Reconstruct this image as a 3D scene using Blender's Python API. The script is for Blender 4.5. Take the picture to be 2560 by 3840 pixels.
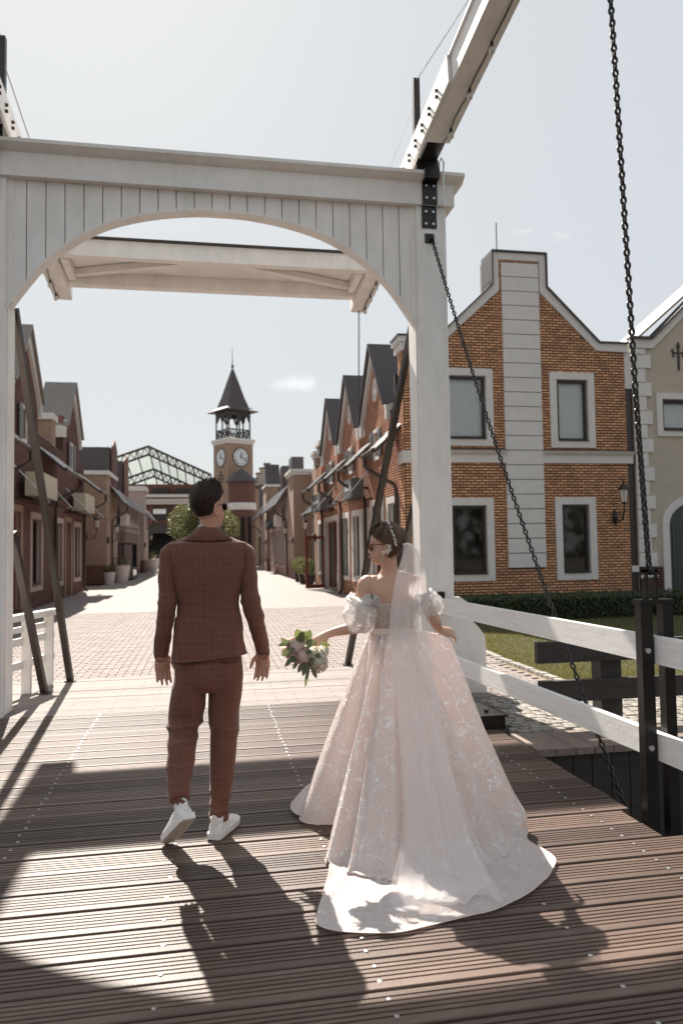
import bpy, bmesh, math, random
import numpy as np
from mathutils import Vector, Matrix, noise as mnoise
random.seed(7); RNG = np.random.default_rng(7)
scene = bpy.context.scene
for o in list(bpy.data.objects): bpy.data.objects.remove(o)
col = scene.collection
PI = math.pi

# ------------------------------------------------------------------ camera
cam_d = bpy.data.cameras.new('camera'); cam = bpy.data.objects.new('camera', cam_d); col.objects.link(cam)
cam_d.sensor_fit = 'VERTICAL'; cam_d.sensor_height = 36.0; cam_d.lens = 26.06
cam_d.clip_end = 3000; cam_d.clip_start = 0.05
Rx = Vector((0.98377, -0.17943, -0.01524)).normalized()      # camera right
Fw = Vector((0.181, 0.982, 0.0502))                            # camera forward
Fw = (Fw - Rx*Fw.dot(Rx)).normalized(); Up = Rx.cross(Fw)
cam.matrix_world = Matrix(((Rx.x, Up.x, -Fw.x, 0), (Rx.y, Up.y, -Fw.y, 0), (Rx.z, Up.z, -Fw.z, 1.5), (0, 0, 0, 1)))
cam_d.dof.use_dof = True; cam_d.dof.focus_distance = 4.3; cam_d.dof.aperture_fstop = 2.5
scene.camera = cam

# ------------------------------------------------------------------ sky and sun
SUN_EL = math.radians(43.6); SUN_AZ = math.radians(9.9)     # sun ahead of the camera, a little to the left of the street
w = bpy.data.worlds.new('World'); scene.world = w; w.use_nodes = True
nt = w.node_tree; nt.nodes.clear()
out = nt.nodes.new('ShaderNodeOutputWorld'); bg = nt.nodes.new('ShaderNodeBackground')
sky = nt.nodes.new('ShaderNodeTexSky'); sky.sky_type = 'NISHITA'; sky.sun_disc = False
sky.sun_elevation = SUN_EL; sky.sun_rotation = -SUN_AZ
sky.air_density = 1.0; sky.dust_density = 1.5; sky.ozone_density = 1.0; sky.altitude = 100
hs = nt.nodes.new('ShaderNodeGamma'); hs.inputs[1].default_value = 0.13
nt.links.new(sky.outputs[0], hs.inputs['Color'])
hk = nt.nodes.new('ShaderNodeVectorMath'); hk.operation = 'MULTIPLY'; hk.inputs[1].default_value = (4.10, 4.22, 4.27)
nt.links.new(hs.outputs[0], hk.inputs[0])
# thin high cloud, the same all round the sky
tc = nt.nodes.new('ShaderNodeTexCoord'); mp = nt.nodes.new('ShaderNodeMapping')
mp.inputs['Scale'].default_value = (1.6, 1.6, 5.0); mp.inputs['Location'].default_value = (0.35, 0.2, 0.1)
nz = nt.nodes.new('ShaderNodeTexNoise'); nz.inputs['Scale'].default_value = 1.7; nz.inputs['Detail'].default_value = 8
nz.inputs['Roughness'].default_value = 0.62
cr = nt.nodes.new('ShaderNodeValToRGB'); cr.color_ramp.elements[0].position = 0.70; cr.color_ramp.elements[1].position = 0.78
cr.color_ramp.elements[1].color = (0.5, 0.5, 0.5, 1)
mx = nt.nodes.new('ShaderNodeMix'); mx.data_type = 'RGBA'; mx.inputs[7].default_value = (8.6, 8.5, 8.4, 1)
nt.links.new(tc.outputs['Generated'], mp.inputs[0]); nt.links.new(mp.outputs[0], nz.inputs['Vector'])
nt.links.new(nz.outputs[0], cr.inputs[0])
# one small cumulus puff low over the street
cv = nt.nodes.new('ShaderNodeVectorMath'); cv.operation = 'SUBTRACT'; cv.inputs[1].default_value = (.112, .969, .219)
cs = nt.nodes.new('ShaderNodeVectorMath'); cs.operation = 'MULTIPLY'; cs.inputs[1].default_value = (22, 22, 62)
n2 = nt.nodes.new('ShaderNodeTexNoise'); n2.inputs['Scale'].default_value = 26; n2.inputs['Detail'].default_value = 6
ln = nt.nodes.new('ShaderNodeVectorMath'); ln.operation = 'LENGTH'; ma = nt.nodes.new('ShaderNodeMath'); ma.operation = 'MULTIPLY_ADD'; ma.inputs[1].default_value = -1.9
mr_ = nt.nodes.new('ShaderNodeMapRange'); mr_.interpolation_type = 'SMOOTHSTEP'; mr_.inputs[1].default_value = -.10; mr_.inputs[2].default_value = -.85; mr_.inputs[3].default_value = 0; mr_.inputs[4].default_value = .42
mm = nt.nodes.new('ShaderNodeMath'); mm.operation = 'MAXIMUM'
nt.links.new(tc.outputs['Generated'], cv.inputs[0]); nt.links.new(cv.outputs[0], cs.inputs[0]); nt.links.new(cs.outputs[0], ln.inputs[0])
nt.links.new(tc.outputs['Generated'], n2.inputs['Vector']); nt.links.new(n2.outputs[0], ma.inputs[0]); nt.links.new(ln.outputs['Value'], ma.inputs[2])
nt.links.new(ma.outputs[0], mr_.inputs[0]); nt.links.new(cr.outputs[0], mm.inputs[0]); nt.links.new(mr_.outputs[0], mm.inputs[1]); nt.links.new(mm.outputs[0], mx.inputs[0])
nt.links.new(hk.outputs[0], mx.inputs[6]); nt.links.new(mx.outputs[2], bg.inputs[0])
bg.inputs[1].default_value = 0.064
nt.links.new(bg.outputs[0], out.inputs[0])
sd = bpy.data.lights.new('sun', 'SUN'); sd.energy = 5.0; sd.angle = math.radians(0.53); sd.color = (1.0, 0.93, 0.83)
sun = bpy.data.objects.new('sun', sd); col.objects.link(sun)
sdir = Vector((-math.sin(SUN_AZ)*math.cos(SUN_EL), math.cos(SUN_AZ)*math.cos(SUN_EL), math.sin(SUN_EL)))
sun.rotation_euler = sdir.to_track_quat('Z', 'Y').to_euler(); sun.location = sdir*60
vs = scene.view_settings; vs.view_transform = 'Standard'; vs.look = 'None'; vs.gamma = 1; vs.use_curve_mapping = False
vs.exposure = 1.15
scene.render.engine = 'CYCLES'
scene.cycles.max_bounces = 8; scene.cycles.transparent_max_bounces = 24

# ------------------------------------------------------------------ materials
def mat(name, color=(.5,.5,.5), rough=.6, metal=0, noise=None, bump=None, spec=None, rnd=0.0, **kw):
    """noise=(scale, amount, detail) varies the value; bump=(scale, strength, distance); rnd = value change from piece to piece"""
    m = bpy.data.materials.new(name); m.use_nodes = True; t = m.node_tree; b = t.nodes['Principled BSDF']
    b.inputs['Roughness'].default_value = rough; b.inputs['Metallic'].default_value = metal
    if spec is not None: b.inputs['Specular IOR Level'].default_value = spec
    for k, v in kw.items(): b.inputs[k.replace('_', ' ')].default_value = v
    c = (*color, 1); b.inputs['Base Color'].default_value = c
    src = None
    tc = t.nodes.new('ShaderNodeTexCoord')
    if noise:
        n = t.nodes.new('ShaderNodeTexNoise'); n.inputs['Scale'].default_value = noise[0]
        n.inputs['Detail'].default_value = noise[2] if len(noise) > 2 else 4; n.inputs['Roughness'].default_value = .65
        t.links.new(tc.outputs['Object'], n.inputs['Vector'])
        if len(noise) > 3:
            mpn = t.nodes.new('ShaderNodeMapping'); mpn.inputs['Scale'].default_value = noise[3]
            t.links.new(tc.outputs['Object'], mpn.inputs[0]); t.links.new(mpn.outputs[0], n.inputs['Vector'])
        mr = t.nodes.new('ShaderNodeMapRange'); mr.inputs[1].default_value = .25; mr.inputs[2].default_value = .75
        mr.inputs[3].default_value = 1-noise[1]; mr.inputs[4].default_value = 1+noise[1]
        t.links.new(n.outputs[0], mr.inputs[0]); src = mr.outputs[0]
    if rnd:
        g = t.nodes.new('ShaderNodeNewGeometry'); oi = t.nodes.new('ShaderNodeObjectInfo')
        ad = t.nodes.new('ShaderNodeMath'); ad.operation = 'ADD'; fr = t.nodes.new('ShaderNodeMath'); fr.operation = 'FRACT'
        t.links.new(g.outputs['Random Per Island'], ad.inputs[0]); t.links.new(oi.outputs['Random'], ad.inputs[1])
        t.links.new(ad.outputs[0], fr.inputs[0])
        mr2 = t.nodes.new('ShaderNodeMapRange'); mr2.inputs[3].default_value = 1-rnd; mr2.inputs[4].default_value = 1+rnd
        t.links.new(fr.outputs[0], mr2.inputs[0])
        if src:
            mu = t.nodes.new('ShaderNodeMath'); mu.operation = 'MULTIPLY'
            t.links.new(src, mu.inputs[0]); t.links.new(mr2.outputs[0], mu.inputs[1]); src = mu.outputs[0]
        else: src = mr2.outputs[0]
    if src:
        vm = t.nodes.new('ShaderNodeVectorMath'); vm.operation = 'SCALE'; vm.inputs[0].default_value = color
        t.links.new(src, vm.inputs['Scale']); t.links.new(vm.outputs[0], b.inputs['Base Color'])
    if bump:
        n = t.nodes.new('ShaderNodeTexNoise'); n.inputs['Scale'].default_value = bump[0]; n.inputs['Detail'].default_value = 5
        t.links.new(tc.outputs['Object'], n.inputs['Vector'])
        bn = t.nodes.new('ShaderNodeBump'); bn.inputs['Strength'].default_value = bump[1]; bn.inputs['Distance'].default_value = bump[2]
        t.links.new(n.outputs[0], bn.inputs['Height']); t.links.new(bn.outputs[0], b.inputs['Normal'])
    return m

M = {}
M['white'] = mat('white_paint', (.80,.765,.73), .5, noise=(2.6,.13,10,(1.5,1.5,.6)), bump=(40,.15,.004))
M['white_worn'] = mat('white_paint_worn', (.78,.77,.75), .4, noise=(7,.14,9,(5,.35,6)), bump=(30,.3,.004))
M['deck'] = mat('deck_wood', (.114,.077,.061), .46, spec=.34, noise=(3,.45,9,(.6,5,9)), bump=(90,.3,.003), rnd=.30)
M['plank'] = mat('pale_planks', (.255,.222,.206), .75, spec=.2, noise=(4,.14,6,(.7,8,8)), rnd=.10)
M['quay'] = mat('quay_planks', (.23,.175,.145), .65, noise=(4,.2,6,(8,.7,8)), rnd=.15)
M['darkwood'] = mat('dark_timber', (.040,.031,.027), .55, noise=(3,.4,8,(.6,9,9)), bump=(50,.3,.004))
M['blacksteel'] = mat('black_steel', (.012,.010,.009), .30, noise=(6,.5,5), bump=(14,.35,.004), spec=.4)
M['brownsteel'] = mat('brown_steel', (.030,.018,.015), .4, noise=(6,.25,5))
M['chain'] = mat('chain_steel', (.035,.030,.028), .36, .35, noise=(30,.4,4))
M['galv'] = mat('galvanised_steel', (.55,.55,.54), .35, .8)
M['paver'] = mat('pink_paver', (.262,.222,.206), .8, spec=.25, noise=(3,.08,5), rnd=.10)
M['cobble'] = mat('granite_cobble', (.27,.245,.215), .7, noise=(14,.22,6), bump=(60,.4,.006), rnd=.16)
M['joint'] = mat('sand_joint', (.22,.16,.105), .95, noise=(20,.3,6))
M['paverjoint'] = mat('paver_joint', (.30,.245,.22), .95, noise=(20,.2,4))
M['edgestone'] = mat('edge_stone', (.27,.25,.225), .8, noise=(10,.2,5), rnd=.2)
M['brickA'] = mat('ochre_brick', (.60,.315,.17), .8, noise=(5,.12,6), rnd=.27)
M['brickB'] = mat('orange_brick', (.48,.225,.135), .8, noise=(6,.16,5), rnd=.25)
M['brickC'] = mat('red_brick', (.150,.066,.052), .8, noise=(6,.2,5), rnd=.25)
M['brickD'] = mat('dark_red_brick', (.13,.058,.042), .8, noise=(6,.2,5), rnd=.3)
M['mortar'] = mat('dark_mortar', (.022,.014,.012), .95)
M['mortarC'] = mat('brown_mortar', (.07,.038,.032), .95)
M['stucco'] = mat('white_stucco', (.62,.59,.56), .85, noise=(4,.07,6), bump=(80,.2,.003))
M['beige'] = mat('beige_stucco', (.44,.38,.31), .9, noise=(3,.08,6), bump=(60,.3,.004))
M['tan'] = mat('tan_stucco', (.30,.205,.15), .9, noise=(2,.07,6))
M['pinkwall'] = mat('pale_pink_stucco', (.42,.32,.295), .9, noise=(2,.06,6))
M['tile'] = mat('dark_glazed_tile', (.05,.035,.032), .22, noise=(3,.25,4), spec=.8)
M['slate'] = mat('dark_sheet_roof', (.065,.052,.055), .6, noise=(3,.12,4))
M['slatelit'] = mat('lit_sheet_roof', (.20,.175,.15), .5, noise=(3,.1,4))  # lighter copy of the slate sheet, sunlight put into its colour
M['pipe'] = mat('brown_pipe', (.045,.028,.022), .4)
M['sash'] = mat('brown_sash', (.022,.012,.010), .45)
M['redframe'] = mat('red_brown_frame', (.20,.045,.028), .5)
M['curtain'] = mat('pale_curtain', (.92,.93,.92), .8)
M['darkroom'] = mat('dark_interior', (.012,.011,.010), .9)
M['creamsign'] = mat('cream_sign_panel', (.52,.46,.34), .5)
M['greysign'] = mat('grey_sign_panel', (.11,.11,.105), .5)
M['gravel'] = mat('street_asphalt', (.22,.19,.17), .9, noise=(2,.1,6))
M['soil'] = mat('soil', (.08,.06,.045), .95, noise=(3,.3,5))
M['grassbase'] = mat('lawn_soil', (.05,.05,.022), .95, noise=(4,.25,5))
M['grass'] = mat('grass_blades', (.150,.138,.060), .6, noise=(3,.25,5), rnd=.3)
M['leafdark'] = mat('hedge_leaf', (.045,.062,.022), .6, rnd=.35)
M['leaf'] = mat('tree_leaf', (.070,.080,.030), .5, rnd=.4)
M['leafbox'] = mat('box_leaf', (.05,.058,.018), .5, rnd=.35)
M['bark'] = mat('bark', (.09,.06,.045), .9, noise=(12,.3,5))
M['pot'] = mat('brown_pot', (.05,.032,.028), .6)
M['whitepot'] = mat('white_pot', (.62,.55,.53), .5)
M['frost'] = mat('frosted_lamp_glass', (.62,.58,.50), .35)
M['clock'] = mat('clock_face', (.62,.64,.67), .5)
M['clockhand'] = mat('clock_black', (.02,.02,.02), .5)
M['truss'] = mat('dark_truss_steel', (.045,.038,.034), .5)
M['doorleaf'] = mat('grey_green_door', (.045,.050,.050), .5, noise=(5,.2,4,(9,9,.8)))
def glass_mat(name, tint, alpha, rough=.04):
    m = bpy.data.materials.new(name); m.use_nodes = True; t = m.node_tree; t.nodes.clear()
    o = t.nodes.new('ShaderNodeOutputMaterial'); mixs = t.nodes.new('ShaderNodeMixShader')
    tr = t.nodes.new('ShaderNodeBsdfTransparent'); gl = t.nodes.new('ShaderNodeBsdfGlossy'); fr = t.nodes.new('ShaderNodeFresnel')
    fr.inputs[0].default_value = 1.42; tr.inputs[0].default_value = (*tint, 1); gl.inputs['Roughness'].default_value = rough
    ad = t.nodes.new('ShaderNodeMath'); ad.operation = 'ADD'; ad.use_clamp = True; ad.inputs[1].default_value = alpha
    t.links.new(fr.outputs[0], ad.inputs[0]); t.links.new(ad.outputs[0], mixs.inputs[0])
    t.links.new(tr.outputs[0], mixs.inputs[1]); t.links.new(gl.outputs[0], mixs.inputs[2]); t.links.new(mixs.outputs[0], o.inputs[0])
    return m
def translucent(m, amt=.4, tint=None):
    t = m.node_tree; b = t.nodes['Principled BSDF']; o = t.nodes['Material Output']
    tl = t.nodes.new('ShaderNodeBsdfTranslucent'); mx_ = t.nodes.new('ShaderNodeMixShader'); mx_.inputs[0].default_value = amt
    if tint: tl.inputs[0].default_value = (*tint, 1)
    elif b.inputs['Base Color'].links: t.links.new(b.inputs['Base Color'].links[0].from_socket, tl.inputs[0])
    else: tl.inputs[0].default_value = b.inputs['Base Color'].default_value
    t.links.new(b.outputs[0], mx_.inputs[1]); t.links.new(tl.outputs[0], mx_.inputs[2]); t.links.new(mx_.outputs[0], o.inputs[0])
for k_ in ('leaf','leafbox'): translucent(M[k_], .40, (.17,.175,.06))
translucent(M['grass'], .35, (.24,.22,.07))
M['glass'] = glass_mat('window_glass', (.90,.91,.91), .015)
M['roofglass'] = mat('roof_glass', (.42,.46,.45), .3, noise=(1.5,.5,3)); translucent(M['roofglass'], .6, (.34,.38,.37))
M['water'] = mat('canal_water', (.006,.007,.006), .06, bump=(4,.3,.02))

# ------------------------------------------------------------------ mesh helpers
class MB:
    """collects geometry and links it as ONE mesh object; F = (origin, u, n, v): local (u, w outward, v up)"""
    def __init__(s, F=None):
        s.v = []; s.f = []; s.F = F; s.n = 0
    def P(s, p):
        if s.F is None: return tuple(p)
        o, u, n, v = s.F
        return (o[0]+u[0]*p[0]+n[0]*p[1]+v[0]*p[2], o[1]+u[1]*p[0]+n[1]*p[1]+v[1]*p[2], o[2]+u[2]*p[0]+n[2]*p[1]+v[2]*p[2])
    def add(s, verts, faces):
        b = len(s.v); s.v += [s.P(p) for p in verts]; s.f += [tuple(i+b for i in f) for f in faces]; return s
    def box(s, x0, x1, y0, y1, z0, z1):
        return s.add([(x0,y0,z0),(x1,y0,z0),(x1,y1,z0),(x0,y1,z0),(x0,y0,z1),(x1,y0,z1),(x1,y1,z1),(x0,y1,z1)],
                     [(0,3,2,1),(4,5,6,7),(0,1,5,4),(1,2,6,5),(2,3,7,6),(3,0,4,7)])
    def prism(s, poly, w0, w1):
        """poly in (u, v), extruded along w"""
        n = len(poly)
        v = [(p[0], w0, p[1]) for p in poly] + [(p[0], w1, p[1]) for p in poly]
        f = [tuple(range(n)), tuple(range(2*n-1, n-1, -1))] + [(i, i+n, (i+1) % n+n, (i+1) % n) for i in range(n)]
        return s.add(v, f)
    def plan(s, poly, z0, z1):
        n = len(poly)
        v = [(p[0], p[1], z0) for p in poly] + [(p[0], p[1], z1) for p in poly]
        f = [tuple(range(n-1, -1, -1)), tuple(range(n, 2*n))] + [(i, (i+1) % n, (i+1) % n+n, i+n) for i in range(n)]
        return s.add(v, f)
    def tube(s, pts, r, n=8, cap=True):
        pts = [Vector(p) for p in pts]; rr = r if hasattr(r, '__len__') else [r]*len(pts)
        up = None; V = []; k = len(pts)
        for i, p in enumerate(pts):
            t = (pts[min(i+1, k-1)]-pts[max(i-1, 0)]).normalized()
            if up is None: up = Vector((0,0,1)) if abs(t.z) < .9 else Vector((1,0,0))
            a = t.cross(up).normalized(); up = a.cross(t).normalized()
            for j in range(n):
                th = 2*PI*j/n; q = p+(a*math.cos(th)+up*math.sin(th))*rr[i]; V.append(tuple(q))
        Fc = [(i*n+j, i*n+(j+1) % n, (i+1)*n+(j+1) % n, (i+1)*n+j) for i in range(k-1) for j in range(n)]
        if cap: Fc += [tuple(range(n-1, -1, -1)), tuple((k-1)*n+j for j in range(n))]
        return s.add(V, Fc)
    def bar(s, a, b, wd, ht, up=(0,0,1)):
        """rectangular bar from a to b, wd across, ht along up"""
        a = Vector(a); b = Vector(b); t = (b-a).normalized(); sd_ = t.cross(Vector(up)).normalized(); u = sd_.cross(t)
        V = []
        for p in (a, b):
            for c, d in ((-1,-1),(1,-1),(1,1),(-1,1)): V.append(tuple(p+sd_*(c*wd/2)+u*(d*ht/2)))
        return s.add(V, [(0,1,2,3),(7,6,5,4),(0,4,5,1),(1,5,6,2),(2,6,7,3),(3,7,4,0)])
    def lathe(s, c, prof, n=16):
        V = [(c[0]+r*math.cos(2*PI*j/n), c[1]+r*math.sin(2*PI*j/n), c[2]+z) for r, z in prof for j in range(n)]
        k = len(prof)
        Fc = [(i*n+j, i*n+(j+1) % n, (i+1)*n+(j+1) % n, (i+1)*n+j) for i in range(k-1) for j in range(n)]
        Fc += [tuple(range(n-1, -1, -1)), tuple((k-1)*n+j for j in range(n))]
        return s.add(V, Fc)
    def grid(s, fn, nu, nv, closed=False):
        V = [tuple(fn(i/(nu if closed else nu-1), j/(nv-1))) for j in range(nv) for i in range(nu)]
        m = nu if closed else nu-1
        return s.add(V, [(j*nu+i, j*nu+(i+1) % nu, (j+1)*nu+(i+1) % nu, (j+1)*nu+i) for j in range(nv-1) for i in range(m)])
    def build(s, name, material, parent=None, smooth=False, **tags):
        me = bpy.data.meshes.new(name); me.from_pydata(s.v, [], s.f); me.update()
        bm = bmesh.new(); bm.from_mesh(me)
        if not tags.pop('nofix', False): bmesh.ops.recalc_face_normals(bm, faces=bm.faces)
        bm.to_mesh(me); bm.free()
        if smooth: me.shade_smooth()
        return link(name, me, material, parent, **tags)
def link(name, me, material, parent=None, loc=None, **tags):
    if material and not me.materials: me.materials.append(M[material] if isinstance(material, str) else material)
    o = bpy.data.objects.new(name, me); col.objects.link(o)
    if loc is not None: o.location = loc
    attach(o, parent)
    for k, v in tags.items():
        if v is not None: o[k] = v
    return o
def attach(o, parent):
    if parent is not None:
        o.parent = parent
        o.matrix_parent_inverse = parent_world(parent).inverted()
def parent_world(p):
    m = p.matrix_basis.copy()
    if p.parent is not None: m = parent_world(p.parent) @ p.matrix_parent_inverse @ m
    return m
def thing(name, label, cat, loc, group=None):
    o = bpy.data.objects.new(name, None); col.objects.link(o); o.empty_display_size = .2
    o.location = loc; o['label'] = label; o['category'] = cat
    if group: o['group'] = group
    return o
def copy_tree(o, delta, label=None, parent=None):
    c = o.copy(); col.objects.link(c)
    if parent is None: c.location = Vector(o.location)+Vector(delta)
    if label: c['label'] = label
    if parent is not None: c.parent = parent
    for ch in list(o.children): copy_tree(ch, delta, None, c)
    return c
FR = lambda X: ((X,0,0), (0,1,0), (-1,0,0), (0,0,1))     # wall on the right of the street, facing it
FL = lambda X: ((X,0,0), (0,1,0), (1,0,0), (0,0,1))      # wall on the left
FF = lambda Y: ((0,Y,0), (1,0,0), (0,-1,0), (0,0,1))     # wall facing the bridge

def smooth_keys(keys, n):
    """Catmull-Rom through rows of numbers"""
    K = np.array(keys, float); m = len(K); out_ = []
    for i in range(n):
        t = i/(n-1)*(m-1); k = min(int(t), m-2); u = t-k
        p0, p1, p2, p3 = K[max(k-1, 0)], K[k], K[k+1], K[min(k+2, m-1)]
        out_.append(.5*((2*p1)+(-p0+p2)*u+(2*p0-5*p1+4*p2-p3)*u*u+(-p0+3*p1-3*p2+p3)*u**3))
    return np.array(out_)
def fbm(x, y, z, s=1.0):
    return mnoise.noise(Vector((x*s, y*s, z*s)))
# ================================================================== ground, street, water
MB().plan([(-300,7.35),(2.42,7.35),(2.42,7.3),(300,7.3),(300,600),(-300,600)], -.30, -.06).build('ground', 'gravel', kind='structure')
MB().plan([(2.44,5.36),(300,5.36),(300,7.3),(2.44,7.3)], -.30, -.061).build('quay_ground', 'joint', kind='structure')
MB().plan([(-300,-60),(300,-60),(300,12),(-300,12)], -2.4, -1.75).build('canal_water', 'water', kind='structure')
MB().plan([(-300,-120),(300,-120),(300,-12),(-300,-12)], -1.7, -.06).build('far_bank', 'soil', kind='structure')
MB().box(-300,2.3,7.36,7.9,-2.3,-.31).build('abutment', 'darkwood', kind='structure')

# ---- ribbed bridge deck, every board a piece with its grooves
DX0, DX1 = -1.98, 2.36
deck = thing('deck', '', '', (0,3,0)); del deck['label']; del deck['category']; deck['kind'] = 'structure'
def board_mesh(x0, x1, wdt=.180, ribs=5, th=.03):
    flat = .042; y = -wdt/2; prof = [(y, -th), (y, -.004), (y+.003, 0), (y+flat, 0)]
    pitch = (wdt-flat-.006)/ribs; yy = y+flat
    for i in range(ribs):
        prof += [(yy+.0010, -.015), (yy+.0080, -.015), (yy+.0092, 0), (yy+pitch, 0)]; yy += pitch
    prof[-1] = (wdt/2, 0); prof.append((wdt/2, -th))
    n = len(prof); m = MB()
    m.add([(x0, a, b) for a, b in prof]+[(x1, a, b) for a, b in prof],
          [(i, i+1, n+i+1, n+i) for i in range(n-1)]+[tuple(range(n-1,-1,-1)), tuple(range(n,2*n))])
    me = bpy.data.meshes.new('board'); me.from_pydata(m.v, [], m.f); me.update(); return me
bm_long = board_mesh(DX0, DX1); bm_near = board_mesh(DX0, DX1+.16); bm_short = board_mesh(DX0, 2.30)
sc = MB().lathe((0,0,0), [(.0085,0),(.0085,.0012),(.0045,.002),(.004,.0006)], 10)
sc_me = bpy.data.meshes.new('screw'); sc_me.from_pydata(sc.v, [], sc.f)
yb = 7.235; nb = 0
while yb > -.6:
    src = bm_long if yb > 3.95 else (bm_short if yb > 3.50 else bm_near)
    o = link('board', src, 'deck', deck, loc=(RNG.uniform(-.004,.004), yb, RNG.uniform(-.0025,.0015)))
    o.rotation_euler = (RNG.uniform(-.004,.004), 0, RNG.uniform(-.0006,.0006))
    if yb > 1.5:
        for rx in (-.98, -.17, .585, 1.38, 2.10):
            for dy in (-.045, .05):
                if dy > 0 and rx in (-.17, 1.38): continue
                link('screw', sc_me, 'galv', deck, loc=(rx+RNG.uniform(-.008,.008), yb+dy, .0005))
    yb -= .2; nb += 1
MB().box(DX0+.02,DX1-.04,-1,7.3,-.34,-.05).build('deck_frame', 'darkwood', deck)
MB().box(-1.6,-1.3,-1,7.3,-1.9,-.35).build('deck_girder', 'darkwood', deck)
MB().box(1.6,1.9,-1,7.3,-1.9,-.35).build('deck_girder', 'darkwood', deck)

# ---- pale plank approach behind the portal
app = thing('plank_approach', '', '', (0,8.3,0)); del app['label']; del app['category']; app['kind'] = 'structure'
y = 7.345; k = 0
while y < 9.20:
    MB().box(-3.2, 2.50 if y > 7.5 else 2.36, y, y+.196, -.05, -.004+RNG.uniform(-.002,.002)).build('board', 'plank', app); y += .205
dots = MB()
for i in range(9):
    for rx in np.arange(-2.9, 2.4, .20):
        yy = 7.345+.205*i+.05+(.09 if int(rx*5) % 2 else 0)
        dots.lathe((rx, yy, -.001), [(.008,0),(.008,.0015)], 6)
dots.build('screw_head', 'sash', app, kind='stuff')

# ---- pink pavers of the street
street = thing('street', '', '', (0,40,0)); del street['label']; del street['category']; street['kind'] = 'structure'
pts = [(-4.7,9.21),(4.5,9.21),(4.5,15.0),(300,15.0),(300,14.99),(4.6,14.98)]
MB().plan([(-12,9.205),(3.86,9.205),(3.86,15.2),(4.8,16.2),(4.8,95),(-4.8,95),(-4.8,15),(-12,15)], -.059, -.022).build('paving_bed', 'paverjoint', street)
PL, PW = .20, .10
pv = MB().add([(-PL/2+.003,-PW/2+.003,-.03),(PL/2-.003,-PW/2+.003,-.03),(PL/2-.003,PW/2-.003,-.03),(-PL/2+.003,PW/2-.003,-.03),
               (-PL/2+.007,-PW/2+.007,0),(PL/2-.007,-PW/2+.007,0),(PL/2-.007,PW/2-.007,0),(-PL/2+.007,PW/2-.007,0)],
              [(4,5,6,7),(0,1,5,4),(1,2,6,5),(2,3,7,6),(3,0,4,7)])
pv_me = bpy.data.meshes.new('paver'); pv_me.from_pydata(pv.v, [], pv.f)
field = MB(); cnt = 0; row = 0; y = 9.27
while y < 19.5:
    off = (row % 2)*.1
    xs = np.arange(-4.7, (3.75 if y < 14 else 4.45), PL)+off
    for x in xs:
        if y < 9.55+.0001 and cnt < 250 and abs(x) < 3.2 or (cnt < 290 and y < 10.2 and -2.2 < x < 1.6):
            link('paver', pv_me, 'paver', street, loc=(x, y, -.006+RNG.uniform(-.002,.002))); cnt += 1
        else:
            dz = -.006+RNG.uniform(-.002,.002); field.add([(a+x, b+y, c+dz) for a, b, c in pv.v], pv.f)
    y += PW; row += 1
field.build('paver_field', 'paver', street, kind='stuff')
def brick_tex(name, c1, c2, mort, scale, rough=.8, w_=.5, h_=.25, ms=.02, bumpd=.004, rot=None):
    m = bpy.data.materials.new(name); m.use_nodes = True; t = m.node_tree; b = t.nodes['Principled BSDF']
    b.inputs['Roughness'].default_value = rough
    tc = t.nodes.new('ShaderNodeTexCoord'); mp = t.nodes.new('ShaderNodeMapping')
    if rot: mp.inputs['Rotation'].default_value = rot
    br = t.nodes.new('ShaderNodeTexBrick'); br.inputs['Color1'].default_value = (*c1,1); br.inputs['Color2'].default_value = (*c2,1)
    br.inputs['Mortar'].default_value = (*mort,1); br.inputs['Scale'].default_value = scale; br.inputs['Mortar Size'].default_value = ms
    br.inputs['Brick Width'].default_value = w_; br.inputs['Row Height'].default_value = h_
    t.links.new(tc.outputs['Object'], mp.inputs[0]); t.links.new(mp.outputs[0], br.inputs['Vector'])
    t.links.new(br.outputs[0], b.inputs['Base Color'])
    bn = t.nodes.new('ShaderNodeBump'); bn.invert = True; bn.inputs['Distance'].default_value = bumpd
    t.links.new(br.outputs['Fac'], bn.inputs['Height']); t.links.new(bn.outputs[0], b.inputs['Normal'])
    return m
M['paverfar'] = brick_tex('pink_paver_far', (.252,.213,.197), (.272,.231,.214), (.21,.17,.15), 1, w_=.2, h_=.1, ms=.006)
MB().box(-4.7,4.55,19.45,95,-.02,-.006).build('paving_far', 'paverfar', street)
MB().box(-12,-4.72,9.205,17.6,-.021,-.007).build('side_paving', 'paverfar', street)

# ---- quay to the right of the bridge: plank edge, cobbles, pavers, lawn
quay = thing('quay', '', '', (6,5.6,0)); del quay['label']; del quay['category']; quay['kind'] = 'structure'
x = 2.40
while x < 9.5:
    MB().box(x, x+.148, 5.22, 5.72, -.06, -.008+RNG.uniform(-.003,.003)).build('plank', 'quay', quay)
    if x < 7: MB().box(x, x+.148, 5.27, 5.31, -1.9, -.062).build('wall_plank', 'darkwood', quay)
    x += .155
MB().box(2.3,60,5.32,5.36,-2.3,-.31).build('quay_backing', 'darkwood', quay)
cob = thing('cobbled_apron', '', '', (5,6.5,0)); del cob['label']; del cob['category']; cob['kind'] = 'structure'
def in_pave(x, y):   # pavers up to the bending lawn edge
    return y < 7.62
cobs = []
y = 5.74; row = 0
while y < 7.16:
    x = 2.45+(row % 2)*.05
    while x < 9:
        wd = RNG.uniform(.085,.115); arc = .06*math.sin(x*2.2)
        cobs.append((x+wd/2, y+arc*.7+RNG.uniform(-.004,.004), wd)); x += wd+.004
    y += .085; row += 1
cobs = [c for c in cobs if 5.74 < c[1] < 7.16]
pass
cobs.sort(key=lambda c: (c[0]-3.2)**2*.4+(c[1]-5.8)**2)
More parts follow.
